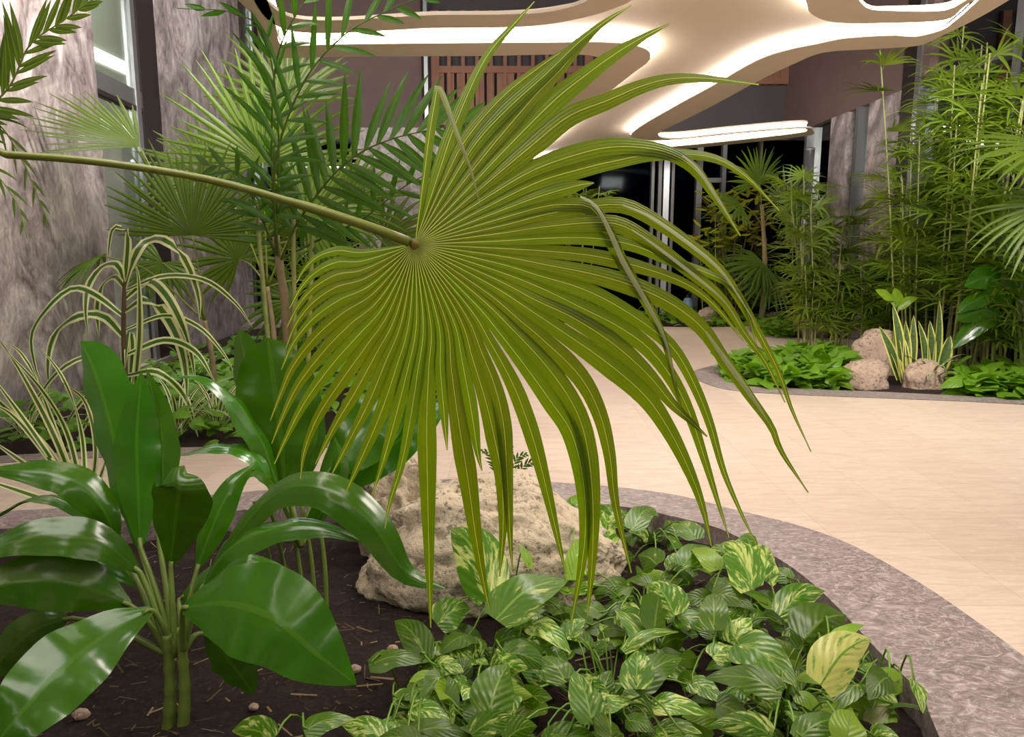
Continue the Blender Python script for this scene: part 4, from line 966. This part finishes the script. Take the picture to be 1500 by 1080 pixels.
# small fan palm by the path end
b_ = floorpt(1120, 11.4, -.05)
sp = trunked('fan_palm', 'slim pale-trunked fan palm with drooping blades, left of the far steel column', b_, AT(1116, 300, 11.4), .05)
for k, (cx, cy, ax, ay, L, dr_) in enumerate(((1118, 385, -.8, .05, 70, .5), (1130, 400, -.5, .5, 70, .7), (1112, 270, -.2, -1, 60, .3), (1150, 330, .8, -.3, 60, .4), (1085, 300, -.9, -.2, 60, .5), (1150, 300, .3, -.9, 55, .4))):
    fan_frond(sp, AT(1117, 330 if cy < 350 else 420, 11.4), AT(cx, cy, 11.3), Vector((ax, -.3, -ay)), Vector((0, -.6, .8)), 22, L * PXM(11.4), .05, 3.4, dr_, 300 + k)
# fan palm at the right edge
b_ = floorpt(1600, 5.9, -.06); b_.x = min(b_.x, 4.45)
rp = trunked('fan_palm', 'fan palm with pale drooping leaflets coming in at the right edge', b_, (b_.x, 5.9, 1.55), .06)
for k, (cx, cy, ax, ay, L, dr_, n) in enumerate(((1535, 215, -1, .08, 125, .55, 30), (1545, 300, -.8, .5, 130, .8, 24), (1560, 190, -.7, -.7, 90, .3, 26))):
    fan_frond(rp, (b_.x, 5.9, 1.55), AT(cx, cy, 5.7), Vector((ax, -.2, -ay)), Vector((-.2, -.6, .8)), n, L * PXM(5.7), .035, 3.4, dr_, 330 + k)
# broad leaf plant at the right edge
Yr = 6.15; b_ = FZ(1497, 568, -.06); Yr = b_.y
bp = thing('broad_leaf_plant', 'dark broad-leaved plant on a bare stem at the right edge, above the low ground cover', 'plant', b_)
bm = bmesh.new(); tube(bm, cr([b_ - Vector((0, 0, .03)), AT(1496, 520, Yr), AT(1492, 480, Yr)], 10), .016, 8); obj('stem', bm, M['gloss_stem'], bp)
cs = AT(1492, 482, Yr)
for poly, wd, rl_ in (([(1480, 450), (1465, 420), (1448, 405), (1412, 420)], 44, -20), ([(1490, 445), (1488, 400), (1480, 360), (1482, 330)], 50, 10), ([(1500, 445), (1512, 405), (1520, 370)], 46, -10), ([(1478, 470), (1440, 470), (1415, 490), (1395, 512)], 30, 15), ([(1475, 440), (1450, 432), (1420, 445), (1402, 460)], 28, 0), ([(1505, 460), (1540, 440), (1570, 460)], 40, 0), ([(1470, 465), (1440, 455), (1400, 470)], 34, -30)):
    px_leaf(bp, poly, Yr, wd, G, roll=rl_, stem=cs, n=14)
# snake plants
for k, (px, lab, blades) in enumerate(((1325, 'snake plant with yellow-edged upright blades, just right of the taller pink stone', ((1318, 548, 1288, 478, 13), (1322, 550, 1308, 446, 15), (1326, 552, 1326, 470, 14), (1332, 552, 1338, 462, 13), (1322, 552, 1302, 510, 12), (1330, 550, 1316, 480, 12))),
    (1385, 'snake plant with yellow-edged blades, nearer the right edge of its bed', ((1368, 545, 1376, 440, 14), (1362, 545, 1362, 470, 14), (1372, 548, 1392, 492, 20), (1358, 545, 1345, 470, 13))))):
    Ys_ = 6.75; t = thing('snake_plant', lab, 'plant', floorpt(px, Ys_), None)
    for (x0, y0, x1, y1, wd) in blades:
        q = cr([AT(x0, y0 + 8, Ys_), AT((x0 + x1) / 2 + 2, (y0 + y1) / 2, Ys_ - .02), AT(x1, y1, Ys_)], 12); w = wd * PXM(Ys_) * .5
        bm = bmesh.new(); strip(bm, q, [max(.002, w * v) for v in (.7, .8, .9, 1, 1, 1, .97, .9, .78, .6, .38, .04)], TO, -.35, rib=0, cross=(-1, -.5, 0, .5, 1), roll=(random.uniform(-30, 30), random.uniform(-30, 30))); obj('blade', bm, [M['snake']], t)
t = thing('paddle_leaf_plant', 'small plant with two bright green paddle leaves above the pink stones', 'plant', floorpt(1318, 7.3))
for poly, wd in (([(1312, 440), (1300, 432), (1282, 424)], 18), ([(1312, 450), (1314, 432), (1310, 422)], 22), ([(1315, 455), (1330, 440), (1345, 436)], 14)):
    px_leaf(t, poly, 7.3, wd, [M['pothos_lime'], M['pothos_rib']], stem=floorpt(1318, 7.3), n=10)

# ================================================================== GROUND COVER OF THE FAR BEDS
def leaflet_heart(bm, c, d, nrm, L, w, ns=7, cross=(-1, -.5, 0, .5, 1)):
    pts = [c + d * L * k / (ns - 1) + nrm * (0.10 * L * math.sin(PI * k / (ns - 1))) for k in range(ns)]
    strip(bm, pts, [max(.0008, w * .5 * prof_heart(k / (ns - 1))) for k in range(ns)], nrm, .12, rib=0, cross=cross)
def cover(name, label, loop, n, L, zmax, seed, avoid=(), clip=None):
    r = random.Random(seed); bm = bmesh.new(); xs = [p[0] for p in loop]; ys = [p[1] for p in loop]; k = 0; tries = 0
    while k < n and tries < n * 40:
        tries += 1; x = r.uniform(min(xs), max(xs)); y = r.uniform(min(ys), max(ys))
        if not inside((x, y), loop) or (clip and not clip(x, y)): continue
        if any((x - a) ** 2 + (y - b) ** 2 < c * c for a, b, c in avoid): continue
        az = r.uniform(0, 2 * PI); el = r.uniform(-.5, .6); d = Vector((math.cos(az) * math.cos(el), math.sin(az) * math.cos(el), math.sin(el)))
        nr = (Vector((r.uniform(-.5, .5), r.uniform(-.8, .3), 1)) - d * d.z).normalized(); l = L * r.uniform(.6, 1.25)
        leaflet_heart(bm, Vector((x, y, -.03 + zmax * r.random() ** .8)) , d, nr, l, l * .62, 6, (-1, 0, 1)); k += 1
    tag(obj(name, bm, [M['cover']]), label, 'ground cover', kind='stuff')
STONES = [(FZ(x, y, -.05), c) for x, y, c in ((1292, 546, .3), (1272, 567, .25), (1360, 568, .28), (1188, 494, .3), (1285, 489, .25))]
AV = [(p.x, p.y, c) for p, c in STONES] + [(p.x * (1 - q / p.y), p.y - q, c * .95) for p, c in STONES for q in (.2, .4, .6)]
cover('ground_cover', 'bright green leafy ground cover filling the rounded bed at the right', bed_right_in, 1500, .17, .17, 3, avoid=AV, clip=lambda x, y: y < 8.4 - max(0, x - 3.1) * .6 and not (x > 3.7 and y > 6.8))
cover('ground_cover', 'low green ground cover of the far bed below the slender palms', bed_right_in, 800, .14, .16, 4, avoid=AV, clip=lambda x, y: y > 9.0 and x < 4.3)
cover('ground_cover', 'green ground cover in the left bed showing between the big leaf and the path', bed_left_in, 1300, .13, .2, 5, clip=lambda x, y: x > -3.4 and y < 9)
cover('ground_cover', 'dim ground cover along the dark glass at the back', bed_far, 420, .15, .14, 6)
for k, (px, py, wd) in enumerate(((738, 702, 60),)):
    p = FZ(px, 712, -.08); t = thing('fern_sprig', 'small low feathery sprig behind the big boulder', 'plant', (p.x, p.y - .12, -.1))
    p = Vector((p.x, p.y - .12, -.1))
    for q, (dx, dz) in enumerate(((-.12, .26), (.05, .29), (.13, .24), (.20, .20), (-.04, .28))):
        feather(t, [p, p + Vector((dx * .5, -.02, dz * .85)), p + Vector((dx, -.03, dz))], .05, 8, .012, 90 + q, rr=.002, start=.4)

# ================================================================== POTHOS OF THE FRONT BED
HP = [  # petiole end, leaf tip, width (photo), height above the paving, look
 (720, 874, 660, 772, 78, .16, 0), (726, 908, 832, 848, 78, .14, 0), (776, 832, 760, 796, 22, .2, 2), (838, 850, 852, 786, 30, .16, 2), (624, 962, 578, 908, 46, .06, 0), (776, 916, 836, 956, 44, .08, 0),
 (716, 1046, 745, 972, 72, .10, 0), (868, 1062, 843, 982, 64, .10, 0), (862, 1036, 926, 1026, 52, .09, 0), (896, 1082, 886, 1044, 58, .09, 0), (600, 1040, 664, 1062, 42, .05, 0), (690, 1076, 760, 1054, 40, .07, 0),
 (596, 1078, 692, 1076, 48, .05, 0), (700, 1052, 682, 1020, 38, .06, 0), (736, 958, 804, 980, 46, .09, 0), (932, 1010, 934, 952, 54, .12, 0), (930, 1012, 1000, 962, 48, .10, 0), (912, 954, 994, 924, 24, .10, 0),
 (952, 952, 900, 890, 46, .09, 0), (958, 926, 967, 872, 58, .12, 0), (988, 902, 950, 852, 58, .12, 0), (962, 828, 934, 814, 44, .10, 0), (926, 776, 960, 744, 36, .10, 0), (846, 782, 812, 750, 42, .08, 0),
 (790, 738, 768, 716, 32, .08, 0), (838, 742, 844, 724, 22, .06, 2), (886, 792, 892, 754, 52, .08, 0), (1119, 850, 1128, 802, 52, .14, 0), (1102, 864, 1060, 792, 54, .14, 0), (1050, 836, 1012, 802, 34, .10, 2),
 (1046, 924, 1044, 868, 44, .13, 0), (1042, 872, 1106, 892, 42, .10, 0), (1142, 902, 1208, 864, 46, .12, 0), (1178, 936, 1240, 900, 78, .10, 0), (1202, 1004, 1276, 934, 74, .16, 1), (1216, 952, 1266, 914, 30, .14, 2),
 (1076, 944, 1168, 1004, 74, .13, 0), (1146, 1016, 1032, 992, 48, .11, 0), (955, 1036, 1038, 1046, 46, .08, 0), (1132, 1078, 1040, 1062, 44, .09, 0), (1240, 1092, 1246, 1040, 60, .12, 2), (1168, 1084, 1238, 1052, 46, .09, 0),
 (1304, 992, 1272, 1024, 48, .13, 0), (1338, 996, 1352, 1044, 32, .12, 0), (1272, 1058, 1312, 1030, 32, .04, 3), (1100, 892, 1058, 908, 34, .07, 0), (1042, 962, 1088, 954, 44, .09, 0), (988, 906, 1048, 928, 46, .09, 0),
 (906, 896, 946, 942, 44, .10, 0), (1262, 1002, 1222, 1044, 46, .09, 0), (1010, 1000, 1060, 1030, 40, .05, 0), (830, 1000, 790, 960, 50, .06, 0), (650, 990, 620, 1020, 40, .05, 0), (1000, 1076, 1040, 1092, 50, .08, 0),
 (830, 1080, 800, 1100, 50, .07, 0), (1090, 1000, 1070, 1040, 46, .06, 0), (1020, 790, 985, 765, 40, .09, 0), (1000, 830, 1040, 800, 40, .08, 0), (900, 760, 875, 738, 34, .07, 0), (560, 1085, 500, 1060, 46, .04, 0), (400, 1085, 340, 1070, 48, .03, 0),
 (445, 1072, 520, 1052, 40, .03, 0), (540, 975, 630, 968, 46, .06, 0), (640, 915, 690, 890, 50, .08, 0), (690, 930, 640, 960, 56, .06, 0)]
crowns = [(605, 1030, 'low pothos at the left end of the clump, beside the glossy leaf'), (730, 1010, 'pothos at the bottom middle with one upright pale-streaked leaf'), (740, 900, 'pothos with two very large cream-streaked leaves against the big boulder'),
    (890, 1050, 'pothos with broad rounded leaves at the bottom edge, right of centre'), (945, 930, 'pothos right of the big boulder with a dark upright oval leaf'), (830, 770, 'small pothos behind the right shoulder of the big boulder'),
    (950, 795, 'pothos under the far curve of the kerb, right of the boulder'), (1085, 850, 'pothos with a round pale leaf raised before the kerb wall'), (1060, 960, 'pothos in the middle of the clump with long cream-striped leaves'),
    (1205, 960, 'pothos at the kerb with the single mostly yellow-cream leaf'), (1150, 1060, 'pothos at the bottom edge with a bright lime leaf near the kerb'), (1300, 1020, 'rightmost pothos, drooping over the kerb with a faded leaf'), (455, 1075, 'sparse low pothos sprawling on the soil at the bottom edge')]
plants = []
for px, py, lab in crowns:
    p = FZ(px, py, -.1); plants.append((px, py, p, thing('pothos_plant', lab, 'pothos', p, 'pothos plants of the front bed')))
rp_ = random.Random(21)
PM = {0: [M['pothos'], M['pothos_rib']], 1: [M['pothos_yellow'], M['pothos_rib']], 2: [M['pothos_lime'], M['pothos_rib']], 3: [M['pothos_dry'], M['pothos_rib']]}
def pothos_leaf(par, crown, a, b, w, look, n=14, nrm=None):
    d = (b - a); L = d.length
    sag = Vector((0, 0, 1)) * L * .12
    pts = cr([a, a.lerp(b, .35) + sag, a.lerp(b, .7) + sag * .7, b - Vector((0, 0, .02 * L))], n)
    nrm = nrm or Vector((rp_.uniform(-.4, .4), -.55 + rp_.uniform(-.4, .3), 1))
    bm = bmesh.new(); strip(bm, pts, [max(.001, w * .5 * prof_heart(i / (n - 1))) for i in range(n)], nrm, rp_.uniform(-.05, .3), ripple=.06, ph=rp_.uniform(0, 6), roll=rp_.uniform(-30, 30), cross=(-1, -.8, -.45, -.05, .05, .45, .8, 1))
    o = obj('leaf', bm, PM[look], par)
    if look == 1: o['label'] = 'mostly yellow-cream leaf'
    if look == 3: o['label'] = 'faded grey-green leaf'
    bm = bmesh.new(); base = crown + Vector((rp_.uniform(-.04, .04), rp_.uniform(-.03, .03), -.005)); mid = base.lerp(a, .6); mid.z = max(a.z, base.z) + .01
    q = cr([base, mid, a, pts[1]], 10); tube(bm, q, .0028, 5); obj('leaf_stalk', bm, M['pothos_rib'], o)
for x0, y0, x1, y1, wpx, z, look in HP:
    pl = min(plants, key=lambda q: (q[0] - x0) ** 2 + ((q[1] - y0) * 1.3) ** 2)
    dy = (y0 - y1)
    a = FZ(x0, y0, z); b = FZ(x1, y1, z - .015 + max(0, dy) * .00075); m = PXM((a.y + b.y) / 2)
    pothos_leaf(pl[3], pl[2], a, b, wpx * m * 1.04, look)
# the smaller leaves that fill the clump underneath
cnt = 0; tries = 0
while cnt < 300 and tries < 14000:
    tries += 1; px = rp_.uniform(560, 1380); py = rp_.uniform(730, 1110)
    z = rp_.uniform(-.07, .07); a = FZ(px, py, z)
    if not inside((a.x, a.y), bed_front_in) or not inside((a.x + .07, a.y + .02), bed_front_in): continue
    if ((a.x + .06) / .58) ** 2 + ((a.y - 2.78) / .36) ** 2 < 1: continue
    if px < 700 and py < 1000 and not (py > 940 and px > 600): continue
    if a.x < -.05 and a.y > 2.9: continue
    pl = min(plants, key=lambda q: (q[2] - a).length)
    az = rp_.uniform(0, 2 * PI); L = rp_.uniform(.075, .125); d = Vector((math.cos(az), math.sin(az) * .8, rp_.uniform(-.35, .45))).normalized() * L
    if not inside((a.x + d.x * 1.3, a.y + d.y * 1.3), bed_front_in): continue
    if len([c for c in pl[3].children]) > 44: continue
    pothos_leaf(pl[3], pl[2], a, a + d, L * rp_.uniform(.6, .75), rp_.choice((0, 0, 0, 0, 0, 0, 2)), 9); cnt += 1

bm = bmesh.new(); p = AT(1007, 450, 12.95); q = [Vector((p.x, 12.95, -.04)), Vector((p.x, 12.95, .02)), Vector((p.x, 12.95, .24)), Vector((p.x, 12.95, .31)), Vector((p.x, 12.95, .33))]
t = thing('plastic_jug', 'small pale blue rounded jug standing by the dark glass at the back', 'jug', q[0])
tube(bm, q, [.085, .09, .09, .06, .035], 16); obj('body', bm, M['blue'], t); bm = bmesh.new(); tube(bm, [q[4], q[4] + Vector((0, 0, .04))], .03, 12); obj('cap', bm, M['dark_metal'], t)
